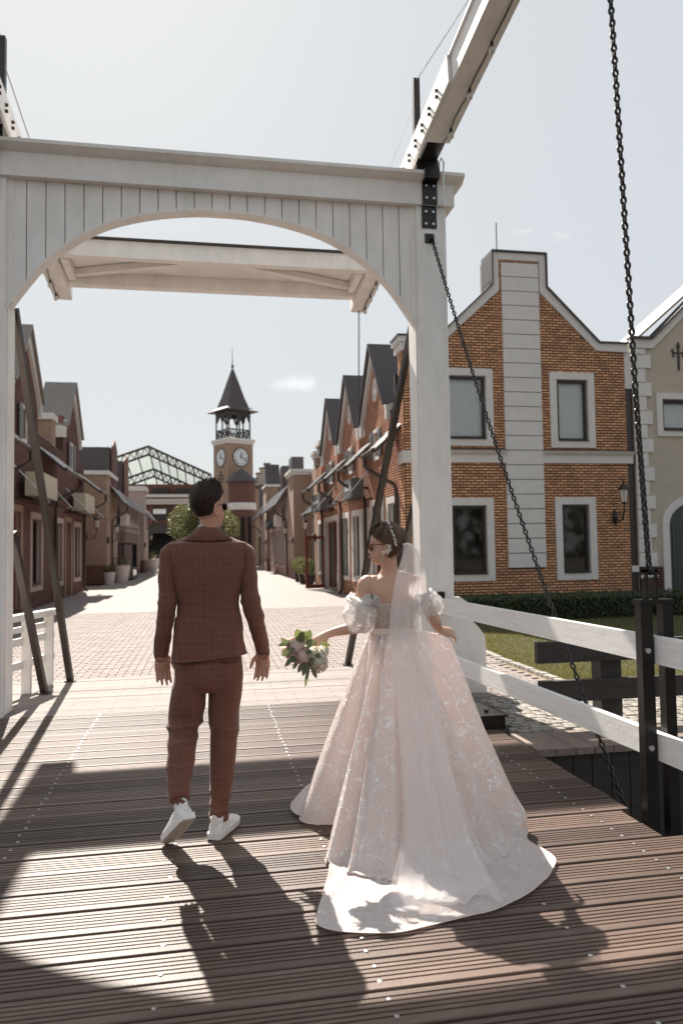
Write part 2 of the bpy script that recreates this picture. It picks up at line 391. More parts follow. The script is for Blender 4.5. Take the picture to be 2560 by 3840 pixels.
def cob_geo(x, y, wd, m):
    h = .010+RNG.uniform(-.006,.006); a, b = wd/2, .040; j = lambda: RNG.uniform(-.005,.005)
    m.add([(x-a,y-b,-.06),(x+a,y-b,-.06),(x+a,y+b,-.06),(x-a,y+b,-.06),
           (x-a*.9+j(),y-b*.9+j(),-.016+h),(x+a*.9+j(),y-b*.9+j(),-.016+h),(x+a*.9+j(),y+b*.9+j(),-.016+h),(x-a*.9+j(),y+b*.9+j(),-.016+h),(x,y,-.010+h)],
          [(0,1,5,4),(1,2,6,5),(2,3,7,6),(3,0,4,7),(4,5,8),(5,6,8),(6,7,8),(7,4,8)])
rest = MB()
for i, c in enumerate(cobs):
    if i < 290:
        m = MB(); cob_geo(*c, m); m.build('cobblestone', 'cobble', cob)
    else: cob_geo(*c, rest)
rest.build('cobblestone_field', 'cobble', cob, kind='stuff')
# paver path with the lawn edge running diagonally
def edge_x(y): return 3.90+max(0,y-9.6)*.10          # x of the lawn edge
pvq = MB(); row = 0; y = 7.25
while y < 9.25:
    for x in np.arange(2.62, 3.80, PL)+(row % 2)*.1-.05:
        dz = -.012+RNG.uniform(-.002,.002); pvq.add([(a+x, b+y, c+dz) for a, b, c in pv.v], pv.f)
    y += PW; row += 1
MB().box(2.46,3.86,7.19,9.25,-.059,-.032).build('path_bed', 'joint', street)
pvq.build('paver_path', 'paver', street, kind='stuff')
lawn = thing('lawn', '', '', (8,10,0)); del lawn['label']; del lawn['category']; lawn['kind'] = 'structure'
MB().plan([(3.95,7.6),(60,7.6),(60,16.2),(4.7,16.2),(4.4,14.6),(3.95,9.6)], -.058, -.004).build('lawn_soil', 'grassbase', lawn)
for i in range(60):
    y0 = 7.62+i*.128; x0 = edge_x(y0)
    c, s_ = math.cos(PI/2-.03), math.sin(PI/2-.03)
    m = MB(); L2, W2 = .062, .05; h = RNG.uniform(.002,.016)
    m.add([(x0+c*a-s_*b*.0+(-s_)*b*0+(b*s_), y0+s_*a-b*c, z) for a, b, z in
          [(-L2,-W2,-.06),(L2,-W2,-.06),(L2,W2,-.06),(-L2,W2,-.06),(-L2*.93,-W2*.9,h),(L2*.93,-W2*.9,h),(L2*.93,W2*.9,h),(-L2*.93,W2*.9,h)]],
          [(4,5,6,7),(0,1,5,4),(1,2,6,5),(2,3,7,6),(3,0,4,7)])
    m.build('edging_stone', 'edgestone', lawn)
g = MB(); V = []; Fc = []
for i in range(70000):
    yy = 7.6+6.6*RNG.random()**1.6; xx = edge_x(yy)+.05+RNG.random()**1.4*(8.5)
    h = RNG.uniform(.018,.042); a = RNG.uniform(0, PI); lx, ly = RNG.uniform(-.02,.02,2); wq = .004+.0006*(yy-7)
    b = len(V); V += [(xx-wq*math.cos(a), yy-wq*math.sin(a), -.006), (xx+wq*math.cos(a), yy+wq*math.sin(a), -.006), (xx+lx, yy+ly, h)]; Fc.append((b,b+1,b+2))
g.v = V; g.f = Fc
g.build('grass', 'grass', None, kind='stuff', label='short mown green grass of the lawn beside the brick house', category='grass', nofix=True)
def leaf_cloud(pts, size, m=None, up=.0):
    m = m or MB(); V = m.v; Fc = m.f
    for p in pts:
        a = Vector(RNG.normal(size=3)).normalized(); b = a.cross(Vector(RNG.normal(size=3))).normalized()
        s_ = size*RNG.uniform(.6,1.3); p = Vector(p); k = len(V)
        V += [tuple(p-a*s_), tuple(p+b*s_*.45), tuple(p+a*s_), tuple(p-b*s_*.45)]; Fc.append((k,k+1,k+2,k+3))
    return m
# clipped hedge in front of the houses
hedge = thing('hedge', 'long low dark clipped hedge along the foot of the two houses', 'hedge', (9,15.2,0))
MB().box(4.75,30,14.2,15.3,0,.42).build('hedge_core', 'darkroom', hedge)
hp = []
for i in range(26000):
    xx = 4.65+12*RNG.random()**1.3; f = RNG.random()
    if f < .62: hp.append((xx, 14.15+RNG.normal()*.03, RNG.uniform(0,.47)))
    else: hp.append((xx, RNG.uniform(14.15,15.35), .46+RNG.normal()*.02))
leaf_cloud(hp, .028).build('foliage', 'leafdark', hedge, nofix=True)
# ================================================================== drawbridge portal
XL0, XL1, XR0, XR1 = -2.17, -1.85, 2.19, 2.51        # the two posts
YF, YB = 7.35, 7.72
portal = thing('bridge_portal', 'white wooden drawbridge portal with arched planked spandrel spanning the deck', 'bridge portal', (.17,7.5,0))
for x0, x1, s_ in ((XL0, XL1, 1), (XR0, XR1, -1)):
    p = MB().box(x0, x1, YF, YB, -.02, 5.10).build('post', 'white', portal)
    inn = x1 if s_ > 0 else x0
    a, b = sorted((inn, inn+.014*s_)); MB().box(a, b, YF+.05, YB-.06, .02, 3.84).build('post_panel', 'white', portal)
    o_ = x0 if s_ > 0 else x1
    MB().box(*sorted((o_-s_*.012, o_)), YF+.03, YB-.03, .3, 5.0).build('post_panel', 'white', portal)
    MB().box(*sorted((o_+s_*.030, o_+s_*.036)), YF-.004, YF, .95, 5.05).build('panel_seam', 'white', portal)
MB().box(-2.24,2.60,YF-.035,YB+.04,5.10,5.335).build('lintel', 'white', portal)
cm = MB(); prof = [(YF-.04,5.335),(YF-.075,5.35),(YF-.13,5.385),(YF-.13,5.42),(YB+.13,5.42),(YB+.13,5.385),(YB+.045,5.335)]
cm.add([(-2.30,a,b) for a,b in prof]+[(2.69,a,b) for a,b in prof], [tuple(range(7)), tuple(range(13,6,-1))]+[(i,i+7,(i+1)%7+7,(i+1)%7) for i in range(7)])
cm.build('cornice', 'white', portal)
ARC = [(0,4.900),(.28,4.892),(.71,4.825),(1.12,4.695),(1.46,4.485),(1.70,4.265),(1.87,4.04),(2.02,3.82)]
XC = .17
def arcz(x):
    d = abs(x-XC)
    for (a, za), (b, zb) in zip(ARC[:-1], ARC[1:]):
        if a <= d <= b: return za+(zb-za)*(d-a)/(b-a)
    return ARC[-1][1]
arcs = smooth_keys(ARC, 40)
def arcz(x):
    return float(np.interp(abs(x-XC), arcs[:,0], arcs[:,1]))
xs = np.linspace(XL1, XR0, 24)
for i in range(len(xs)-1):
    a, b = xs[i]+.005, xs[i+1]-.005; n = 4
    poly = [(a,5.10)]+[(a+(b-a)*k/n, arcz(a+(b-a)*k/n)+.012) for k in range(n+1)]+[(b,5.10)]
    m = MB(); pr = [(p[0], YF+.045, p[1]) for p in poly]+[(p[0], YF+.075, p[1]) for p in poly]; k = len(poly)
    m.add(pr, [tuple(range(k)), tuple(range(2*k-1,k-1,-1))]+[(j,j+k,(j+1)%k+k,(j+1)%k) for j in range(k)])
    m.build('plank', 'white', portal)
MB().prism([(XL1,5.1)]+[(x, arcz(x)+.02) for x in np.linspace(XL1,XR0,40)]+[(XR0,5.1)], YF+.078, YF+.10).build('spandrel_backing', 'white', portal)
rm = MB(); N = 60; V = []; xs = np.linspace(XL1-.0, XR0+.0, N)
for x in xs: 
    z = arcz(x); V += [(x, YF+.005, z-.004), (x, YF+.005, z+.02), (x, YF+.16, z+.02), (x, YF+.16, z-.004)]
rm.add(V, [(0,1,2,3)]+[(4*i+j,4*i+(j+1)%4,4*i+4+(j+1)%4,4*i+4+j) for i in range(N-1) for j in range(4)]+[(4*N-1,4*N-2,4*N-3,4*N-4)])
rm.build('arch_rim', 'white', portal)
for a, b in ((XL1, XL1+.06), (XR0-.06, XR0)): MB().box(a, b, YF+.035, YF+.07, 3.86, 5.10).build('batten', 'white', portal)
for xc in (XC-2.16, XC+2.16):
    st = MB().box(xc-.08, xc+.08, YF-.150, YF-.142, 4.86, 5.43)
    st.v = []; st.f = []
    for (y0,y1,z0,z1) in ((YF-.012,YF-.004,4.86,5.115),(YF-.05,YF-.037,5.1,5.36),(YF-.15,YF-.04,5.33,5.345),(YF-.152,YF-.14,5.33,5.43),(YF-.15,YB,5.424,5.44)):
        st.box(xc-.08, xc+.08, y0, y1, z0, z1)
    st.build('steel_strap', 'blacksteel', portal)
    for z, q in ((4.90,.013),(5.03,.013),(5.16,.05),(5.29,.05)):
        for dx in (-.04,.04): MB().tube([(xc+dx,YF-q,z),(xc+dx,YF-q-.017,z)], .014, 8).build('bolt', 'galv', portal)
    an = MB().box(xc-.05,xc+.05,YF-.012,YF,4.70,4.80).tube([(xc+.02,YF-.01,4.74),(xc+.02,YF-.05,4.71)], .018, 8).build('anchor_plate', 'blacksteel', portal)
    MB().box(xc-.13,xc+.11,7.33,7.9,5.425,5.60).build('pivot_bracket', 'blacksteel', portal)
MB().tube([(2.45,7.21,5.32),(2.45,7.19,5.50),(2.43,7.20,5.55),(2.41,7.22,5.50),(2.42,7.24,5.45)], .010, 6).tube([(2.45,7.21,5.32),(2.46,7.25,5.10),(2.44,7.27,5.06),(2.42,7.30,5.07)], .010, 6).build('hook', 'galv', portal)
# scrolled bracket board and foot at the right post
fp = [(2.512,.985),(2.60,.985),(2.68,.93),(2.71,.84),(2.725,.74),(2.80,.66),(2.86,.58),(2.87,.48),(2.87,-.02),(2.512,-.02)]
MB().prism(fp, 7.42, 7.50).build('scroll_board', 'white', portal)
fp = [(-x+2*XC, z) for x, z in fp]
MB().prism(fp, 7.42, 7.50).build('scroll_board', 'white', portal)
bx = thing('hinge_box', 'low black steel hinge box on the deck edge at the right post', 'steel box', (2.3,6.6,0))
MB().box(2.14,2.42,5.86,7.28,.0,.105).build('body', 'blacksteel', bx)
MB().box(2.12,2.44,5.84,7.30,.107,.118).build('lid', 'blacksteel', bx)
MB().tube([(2.2,6.1,.118),(2.2,6.1,.145)], .02, 6).build('bolt', 'blacksteel', bx)
MB().tube([(2.3,5.98,.118),(2.3,5.98,.14)], .02, 6).build('bolt', 'blacksteel', bx)

# ------------------------------------------------------------------ balance beams with counterweight frame
bal = thing('balance_frame', 'white balance beams rising over the portal joined by a counterweight frame behind', 'balance beams', (.17,7.5,5.43))
SL = -.112
def bz(y): return 5.56+SL*(y-7.35)
for s_ in (-1, 1):
    xc = XC+s_*2.16
    MB().bar((xc,11.05,bz(11.05)+.13),(xc,8.3,bz(8.3)+.13),.24,.26).build('rear_beam', 'white', bal)
    MB().bar((xc-s_*.145,8.9,bz(8.9)+.14),(xc-s_*.145,6.2,bz(6.2)+.14),.03,.28).build('bolted_side_plate', 'white', bal)
    fb = MB().bar((xc,7.02,bz(7.02)+.13),(xc,3.4,bz(3.4)+.13),.25,.26)
    fb.build('front_beam', 'white', bal)
    MB().bar((xc,7.0,bz(7.0)+.268),(xc,3.4,bz(3.4)+.268),.30,.018).build('beam_cap', 'white', bal)
    MB().bar((xc,8.3,bz(8.3)+.12),(xc,7.02,bz(7.02)+.12),.18,.20).build('steel_knuckle', 'blacksteel', bal)
    for y in np.arange(6.5, 8.6, .24):
        for dz in (.09,.15): MB().tube([(xc-s_*.16,y,bz(y)+dz),(xc-s_*.185,y,bz(y)+dz)], .016, 6).build('bolt', 'sash', bal)
    MB().box(xc-.035,xc+.035,7.69,7.76,bz(7.7)+.2,6.72).build('mast', 'brownsteel', bal)
    MB().tube([(xc,7.72,6.70),(xc,6.1,6.385),(xc,4.2,6.07)], .006, 5).tube([(xc,7.72,6.50),(xc,9.1,6.30),(xc,10.9,5.42)], .006, 5).build('stay_rope', 'galv', bal)
    # string lights under the beam
    for y0, y1, kf in ((7.0,3.5,.0),(10.95,8.4,.0)):
        c = MB(); pts = []
        n = 26
        for i in range(n+1):
            y = y0+(y1-y0)*i/n; pts.append((xc+s_*.05+.01*math.sin(i*1.7), y, bz(y)-.012-.022*abs(math.sin(i*PI/4))))
        c.tube(pts, .007, 5); c.build('light_cable', 'chain', bal)
        for i in range(2, n, 4):
            x, y, z = pts[i]
            k = MB().lathe((x,y,z-.05), [(.013,0),(.016,.03),(.012,.05)], 8).build('lamp_socket', 'chain', bal)
            MB().lathe((x,y,z-.11), [(.006,0),(.024,.012),(.030,.032),(.024,.052),(.013,.062)], 10).build('bulb', 'frost', k, smooth=True)
xi0, xi1 = XC-2.04, XC+2.04
MB().box(xi0,xi1,9.85,9.98,5.35,5.57).build('front_crossbeam', 'white', bal)
MB().box(xi0,xi1,10.72,10.88,5.28,5.46).build('rear_crossbeam', 'white', bal)
MB().box(xi0-.03,xi1+.03,9.80,10.03,5.572,5.595).build('weathered_cap', 'darkwood', bal)
for x in np.arange(xi0, xi1-.1, .255):
    MB().box(x, min(x+.2545,xi1), 9.98, 10.76, 5.465, 5.485).build('plank', 'white', bal)
for s_ in (-1, 1):
    MB().bar((XC+s_*1.95,10.66,5.41),(XC+s_*.35,10.02,5.41),.10,.09).build('diagonal_brace', 'white', bal)
    MB().bar((XC+s_*1.97,10.0,5.40),(XC+s_*1.98,10.7,5.38),.10,.12).build('end_block', 'white', bal)

# ------------------------------------------------------------------ chains
lk = {}
def link_mesh(L, W, r):
    key = (L, W, r)
    if key in lk: return lk[key]
    pts = []
    R_ = (W-2*r)/2+r-.0; R_ = W/2-r; H_ = L/2-r-R_
    for k in range(5): a = PI*k/4; pts.append((R_*math.cos(a), 0, H_+R_*math.sin(a)))
    for k in range(5): a = PI+PI*k/4; pts.append((R_*math.cos(a), 0, -H_+R_*math.sin(a)))
    m = MB(); n = 6; V = []; K = len(pts)
    for i, p in enumerate(pts):
        p = Vector(p); t = (Vector(pts[(i+1) % K])-Vector(pts[i-1])).normalized(); a = Vector((0,1,0)); b = t.cross(a)
        for j in range(n):
            th = 2*PI*j/n; V.append(tuple(p+(a*math.cos(th)+b*math.sin(th))*r))
    m.add(V, [(i*n+j, i*n+(j+1)%n, ((i+1)%K)*n+(j+1)%n, ((i+1)%K)*n+j) for i in range(K) for j in range(n)])
    me = bpy.data.meshes.new('link'); me.from_pydata(m.v, [], m.f); me.shade_smooth(); lk[key] = me; return me
def chain(label, path, L=.075, W=.048, r=.0085, group=None):
    root = thing('chain', label, 'chain', path[0], group)
    P_ = [Vector(p) for p in path]; pitch = L-2*r-.001
    seg = []; i = 0; pos = P_[0]; d = 0
    lens = [(P_[k+1]-P_[k]).length for k in range(len(P_)-1)]; tot = sum(lens)
    def at(s_):
        for k, l in enumerate(lens):
            if s_ <= l or k == len(lens)-1: return P_[k].lerp(P_[k+1], s_/l), (P_[k+1]-P_[k]).normalized()
            s_ -= l
    n = int(tot/pitch); me = link_mesh(L, W, r)
    for i in range(n):
        c, t = at((i+.5)*pitch)
        q = t.to_track_quat('Z', 'Y').to_euler()
        o = link('link', me, 'chain', None)
        tw = (PI/2 if i % 2 else 0)+.35+RNG.uniform(-.06,.06)
        o.matrix_basis = Matrix.Translation(c) @ t.to_track_quat('Z','Y').to_matrix().to_4x4() @ Matrix.Rotation(tw, 4, 'Z')
        attach(o, root)
    return root
def sag(a, b, s_, n=14):
    a = Vector(a); b = Vector(b)
    return [tuple(a.lerp(b, i/n)+Vector((0,0,-s_*4*(i/n)*(1-i/n)))) for i in range(n+1)]
chain('heavy dark chain hanging straight down to the black rail post', [(2.42,4.02,6.1),(2.43,3.95,4.6),(2.445,3.87,2.4),(2.468,3.83,1.30)], .058, .041, .0086)
chain('slack dark chain running diagonally from the right portal post down past the rails', sag((2.35,7.30,4.70),(2.70,4.45,-.35),.18,18), .058, .042, .0078)
chain('thin chain with ring hanging from the rear end of the right balance beam', [(2.33,10.98,5.16),(2.30,10.98,3.36)], .050, .034, .006)
rg = MB(); V = []
pts = [(2.30+.085*math.cos(a), 10.98, 3.26+.085*math.sin(a)) for a in np.linspace(PI/2, 2.5*PI, 21)]
tag_ring = rg.tube(pts, .006, 6, cap=False).build('ring', 'galv', bpy.data.objects['chain.002'])
# ------------------------------------------------------------------ steel stays
for nm, a, b, lab in (('stay', (-1.575,9.24,0), (-1.86,7.74,3.95), 'long dark steel stay behind the left post, reaching up to the arch spring'),
                  ('stay', (-1.72,8.53,0), (-1.865,7.74,1.72), 'short dark steel stay low behind the left post'),
                  ('stay', (1.80,9.55,0), (2.24,7.74,3.95), 'long dark steel stay behind the right post, passing by the bride'),
                  ('stay', (1.98,8.70,0), (2.22,7.74,1.95), 'short dark steel stay low behind the right post')):
    t = thing('steel_stay', lab, 'steel stay', a)
    MB().bar(a, b, .065, .065).build('bar', 'brownsteel', t)
    MB().box(a[0]-.06,a[0]+.06,a[1]-.06,a[1]+.06,-.004,.012).build('foot_plate', 'brownsteel', t)

# ------------------------------------------------------------------ right railing with black steel post
rail = thing('railing', 'white two-rail wooden railing with chipped paint along the right deck edge', 'railing', (2.45,4.5,0))
for z0, z1, ys in ((.832,.985,7.30),(.300,.447,7.32)):
    m = MB(); x_at = lambda y: 2.335+(7.3-y)*.0375
    ya, yb_ = ys, 1.2
    a, b = x_at(ya), x_at(yb_)
    m.add([(a,ya,z0),(a+.05,ya,z0),(a+.05,ya,z1),(a,ya,z1),(b,yb_,z0),(b+.05,yb_,z0),(b+.05,yb_,z1),(b,yb_,z1)],
          [(0,1,2,3),(7,6,5,4),(0,4,5,1),(1,5,6,2),(2,6,7,3),(3,7,4,0)])
    m.build('rail', 'white_worn', rail)
MB().box(2.335,2.40,7.31,7.348,.93,1.05).build('rail_bracket', 'blacksteel', rail)
bp = thing('rail_post', 'glossy black steel post clasping the white rails below the hanging chain', 'post', (2.46,3.83,0))
MB().box(2.385,2.458,3.80,3.86,-.9,1.165).build('inner_bar', 'blacksteel', bp)
MB().box(2.522,2.585,3.80,3.86,-.9,1.165).build('outer_bar', 'blacksteel', bp)
capm = MB().box(2.378,2.592,3.79,3.87,1.167,1.192)
capm.build('cap', 'blacksteel', bp)
MB().box(2.43,2.445,3.81,3.85,1.192,1.36).box(2.49,2.505,3.81,3.85,1.192,1.36).box(2.43,2.505,3.81,3.85,1.345,1.36).build('shackle', 'blacksteel', bp)
MB().tube([(2.42,3.83,1.32),(2.515,3.83,1.32)], .012, 8).build('shackle_pin', 'galv', bp)
for z in (.91,.375):
    MB().tube([(2.415,3.80,z),(2.415,3.783,z)], .016, 6).build('bolt', 'galv', bp)
# ------------------------------------------------------------------ white gate fence behind the left post
wf = thing('white_fence', 'small white wooden fence section behind the left portal post', 'fence', (-1.9,8.8,0))
A = Vector((-2.06,8.05,0)); B = Vector((-1.735,9.22,0))
def fpnt(t): return A.lerp(B, t)
for t in (.45,.86):
    c = fpnt(t); MB().box(c.x-.045,c.x+.045,c.y-.045,c.y+.045,.0,.80).build('fence_post', 'white', wf)
for z0, z1, wd in ((.79,.86,.10),(.52,.60,.035),(.27,.35,.035),(.66,.72,.035)):
    a, b = fpnt(-.4), fpnt(1.0); 
    if z0 == .66: b = fpnt(.86); a = fpnt(.0)
    MB().bar((a.x-.03*(wd<.09),a.y,(z0+z1)/2),(b.x-.03*(wd<.09),b.y,(z0+z1)/2),wd,z1-z0).build('rail', 'white', wf)
# ------------------------------------------------------------------ dark timber fence on the quay
tf = thing('timber_fence', 'heavy dark timber fence standing on the cobbled quay', 'fence', (3.4,5.95,0))
for x in (3.30,6.0,8.7): MB().box(x,x+.19,5.88,6.04,-.03,.735).build('fence_post', 'darkwood', tf)
for z0, z1, x0 in ((.525,.70,2.70),(.20,.375,2.72)):
    MB().box(x0,9.5,5.815,5.875,z0,z1).build('rail', 'darkwood', tf)
# ================================================================== buildings
class _N: pass
BRW, BRH = .178, .0655
_p, _q = BRW/2-.009, BRH/2-.0125
_b = MB().add([(-_p,0,-_q),(_p,0,-_q),(_p,0,_q),(-_p,0,_q),(-_p+.002,.014,-_q+.002),(_p-.002,.014,-_q+.002),(_p-.002,.014,_q-.002),(-_p+.002,.014,_q-.002)],
              [(4,5,6,7),(0,1,5,4),(1,2,6,5),(2,3,7,6),(3,0,4,7)])
BV = np.array(_b.v); BFc = _b.f
def bricks(parent, F, u0, u1, v0, v1, holes, inside, material, nsing=0, near=(0,0)):
    """running bond of single bricks on a wall face; holes are rectangles without bricks"""
    C = []
    r = 0; v = v0+BRH/2
    while v < v1:
        u = u0+(BRW/2 if r % 2 else 0)
        while u < u1+BRW/2:
            iv = [(max(u-BRW/2, u0), min(u+BRW/2, u1))]
            for h in holes:
                if h[2] < v < h[3]:
                    iv = [q for (a, b) in iv for q in ((a, min(b, h[0])), (max(a, h[1]), b)) if q[1]-q[0] > .035 and not (a >= h[1] and q[0] != a) and not (b <= h[0] and q[1] != b)]
            for a, b in sorted(set(iv)):
                if b-a > .035 and inside((a+b)/2, v): C.append(((a+b)/2, v, (b-a)/BRW))
            u += BRW
        v += BRH; r += 1
    C.sort(key=lambda c: (c[0]-near[0])**2+(c[1]-near[1])**2)
    o, U_, N_, W_ = [np.array(q, float) for q in F]
    Rm = Matrix(((U_[0],N_[0],W_[0],0),(U_[1],N_[1],W_[1],0),(U_[2],N_[2],W_[2],0),(0,0,0,1)))
    if nsing:
        flip = Rm.determinant() < 0
        me = bpy.data.meshes.new('brick')
        X = BV[:,0:1]*U_+BV[:,1:2]*N_+BV[:,2:3]*W_
        me.from_pydata(X.tolist(), [], [tuple(reversed(f)) if flip else f for f in BFc])
        k = 0
        for c in C[:]:
            if k >= nsing: break
            if c[2] > .99:
                p = o+U_*c[0]+W_*c[1]
                link('brick', me, material, parent, loc=tuple(p)); k += 1; C.remove(c)
    if C:
        A = np.array(C); n = len(A)
        L = BV[None,:,:].repeat(n,0).copy(); L[:,:,0] = L[:,:,0]*A[:,2:3]+A[:,0:1]; L[:,:,2] += A[:,1:2]
        L[:,4:,1] += RNG.uniform(-.004,.004,(n,1))
        Wd = o+L[...,0:1]*U_+L[...,1:2]*N_+L[...,2:3]*W_
        flip = np.linalg.det(np.stack([U_,N_,W_])) < 0
        Fa = np.array(BFc); Fa = Fa[:, ::-1] if flip else Fa
        Fc = (Fa[None]+(np.arange(n)*8)[:,None,None]).reshape(-1,4)
        me = bpy.data.meshes.new('brickwork'); me.from_pydata(Wd.reshape(-1,3).tolist(), [], Fc.tolist())
        link('brickwork', me, material, parent, kind='stuff')
def trim(mb, u0, u1, v0, v1, t, w0, w1):
    """flat surround as four butted strips round an opening"""
    mb.box(u0-t,u1+t,w0,w1,v1,v1+t); mb.box(u0-t,u1+t,w0,w1,v0-t,v0); mb.box(u0-t,u0,w0,w1,v0,v1); mb.box(u1,u1+t,w0,w1,v0,v1)
def window(parent, F, u0, u1, v0, v1, t=.2, inner='darkroom', tm='stucco', sash='sash', mull=0, deep=.10, sw=.07):
    m = MB(F); trim(m, u0, u1, v0, v1, t, -.02, .045); 
    m.box(u0,u0+.012,-deep,-.02,v0,v1).box(u1-.012,u1,-deep,-.02,v0,v1).box(u0,u1,-deep,-.02,v1-.012,v1)
    w_ = m.build('window', tm, parent)
    a, b, c, d = u0+.012, u1-.012, v0, v1-.012
    m = MB(F); m.box(a,a+sw,-deep,-deep+.06,c,d).box(b-sw,b,-deep,-deep+.06,c,d).box(a+sw,b-sw,-deep,-deep+.06,c,c+sw).box(a+sw,b-sw,-deep,-deep+.06,d-sw,d)
    for k in range(mull): x = a+(b-a)*(k+1)/(mull+1); m.box(x-.025,x+.025,-deep,-deep+.055,c+sw,d-sw)
    m.build('sash', sash, w_)
    MB(F).box(a+sw,b-sw,-deep+.018,-deep+.024,c+sw,d-sw).build('pane', 'glass', w_)
    if inner == 'curtain':
        n = 60; k = MB(F); V = []
        for j in range(n+1):
            u = a+(b-a)*j/n; q = .012*math.sin(j*1.55)+.004*math.sin(j*.7); V += [(u,-deep-.06+q,c),(u,-deep-.06+q,d)]
        k.add(V, [(2*j,2*j+2,2*j+3,2*j+1) for j in range(n)]); k.build('curtain', 'curtain', w_, smooth=True)
    MB(F).box(u0+.02,u1-.02,-.05,.075,v0-.012,v0+.014).build('sill', 'sash', w_)
    return w_
def panel(parent, name, material, F, poly, w0, w1): return MB(F).prism(poly, w0, w1).build(name, material, parent)

def holed(parent, F, u0, u1, top, holes, material, depth=.3):
    """a wall with real openings: upright strips between the openings, closed behind by a dark room"""
    cuts = sorted(set([u0, u1]+[h[0] for h in holes]+[h[1] for h in holes])); m = MB(F)
    for a, b in zip(cuts[:-1], cuts[1:]):
        hs_ = sorted([(h[2], h[3]) for h in holes if h[0] <= a+1e-6 and h[1] >= b-1e-6]); z = 0
        for c, d in hs_:
            if c > z+.005: m.box(a,b,-depth,0,z,c)
            z = d
        us = np.linspace(a, b, max(2, int((b-a)/.08)))
        m.prism([(a,z)]+[(u, top(u)) for u in us]+[(b,z)], -depth, 0)
    m.build('wall', material, parent)
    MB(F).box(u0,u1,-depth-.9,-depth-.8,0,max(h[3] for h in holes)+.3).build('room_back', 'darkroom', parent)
# ------------------------------------------------------------------ ochre brick corner house, front facing the bridge
YH = 16.3
house = thing('brick_house', 'ochre brick house with a tall white block strip running up its chimney gable', 'house', (7.3,16.6,0))
F = FF(YH); hx0, hx1 = 4.62, 10.02
out_g = [(hx0,0),(hx0,6.37),(5.30,6.37),(6.67,7.63),(6.67,8.50),(8.01,8.50),(8.01,7.63),(9.32,6.37),(hx1+.08,6.37),(hx1+.08,0)]
def gz(u): return float(np.interp(u, [5.30,6.67,6.6701,8.01,8.0101,9.32], [6.37,7.63,8.5,8.5,7.63,6.37], left=6.37, right=6.37))
wins = [(5.36,6.45,4.02,5.50,'curtain'), (8.22,9.02,4.00,5.47,'curtain'), (5.56,6.40,.89,2.47,'darkroom'), (8.27,8.97,.87,2.48,'darkroom')]
holed(house, F, hx0, hx1, lambda u: gz(u)-.02, [w_[:4] for w_ in wins], 'mortar', .5)
holes = [(a-.165,b+.165,c-.165,d+.165) for a,b,c,d,_ in wins]+[(6.905,7.825,1.0,8.24),(hx0,hx1,3.45,3.74)]
bricks(house, F, hx0, hx1, 0, 8.4, holes, lambda u, v: v < gz(u)-(.18 if v > 6.1 else .0)-.0, 'brickA', 290, near=(9.4,1.6))
for i, (a,b,c,d,inn) in enumerate(wins): window(house, F, a, b, c, d, .17, inn, deep=.09, sw=.065)
for k in range(21):        # stone blocks of the centre strip
    v0 = 1.0+k*.3445; MB(F).box(6.90,7.83,.0,.055,v0+.012,v0+.338).build('stone_block', 'stucco', house)
for a, b in ((hx0-.05,6.90),(7.83,hx1+.12)):
    MB(F).box(a,b,.0,.06,3.46,3.66).box(a,b,.0,.10,3.66,3.70).box(a-.0,b+.0,.0,.15,3.70,3.735).build('belt_course', 'stucco', house)
    MB(F).box(a-.01,b+.02,.0,.17,3.737,3.752).build('belt_flashing', 'slate', house)
cap = MB(F)
cp = [(4.45,6.20),(5.35,6.20),(6.83,7.55),(6.83,8.30),(7.86,8.30),(7.86,7.55),(9.28,6.19),(10.10,6.17)]
ou = [(4.45,6.37),(5.29,6.37),(6.66,7.66),(6.66,8.47),(8.03,8.47),(8.03,7.66),(9.35,6.37),(10.10,6.37)]
m = MB(F)
for i in range(7):
    poly = [cp[i], cp[i+1], ou[i+1], ou[i]]; m.prism(poly, .0, .05+.001*i)
m.build('gable_band', 'stucco', house)
m = MB(F)
for i in range(7):
    a, b = ou[i], ou[i+1]; m.bar((a[0],-.22,a[1]+.022),(b[0],-.22,b[1]+.022), .66, .036, up=(-(b[1]-a[1]),0,(b[0]-a[0])))
m.build('coping', 'slate', house)
MB(F).box(hx0-.17,hx0+.12,-.35,.10,0,6.15).build('corner_pier_core', 'mortar', house)
bricks(house, FF(YH-.10), hx0-.17, hx0+.12, 0, 6.0, [], lambda u, v: True, 'brickA')
bricks(house, FR(hx0-.17), YH-.08, YH+.33, 0, 6.0, [(YH-.2,YH+.4,3.42,3.74)], lambda u, v: True, 'brickA')
MB(F).box(hx0-.22,hx0+.14,-.38,.14,3.44,3.72).build('pier_band', 'stucco', house)
MB(F).box(hx0-.25,hx0+.16,-.42,.17,6.02,6.20).box(hx0-.30,hx0+.2,-.46,.21,6.20,6.33).build('pier_cornice', 'stucco', house)
MB(F).box(hx0-.33,hx0+.22,-.48,.24,6.332,6.37).build('pier_cap', 'slate', house)
MB().box(6.9,6.92,16.5,16.52,8.5,9.3).build('aerial', 'sash', house)
MB(F).box(6.70,8.0,-.78,-.5,7.3,8.45).build('chimney_shaft', 'slatelit', house)
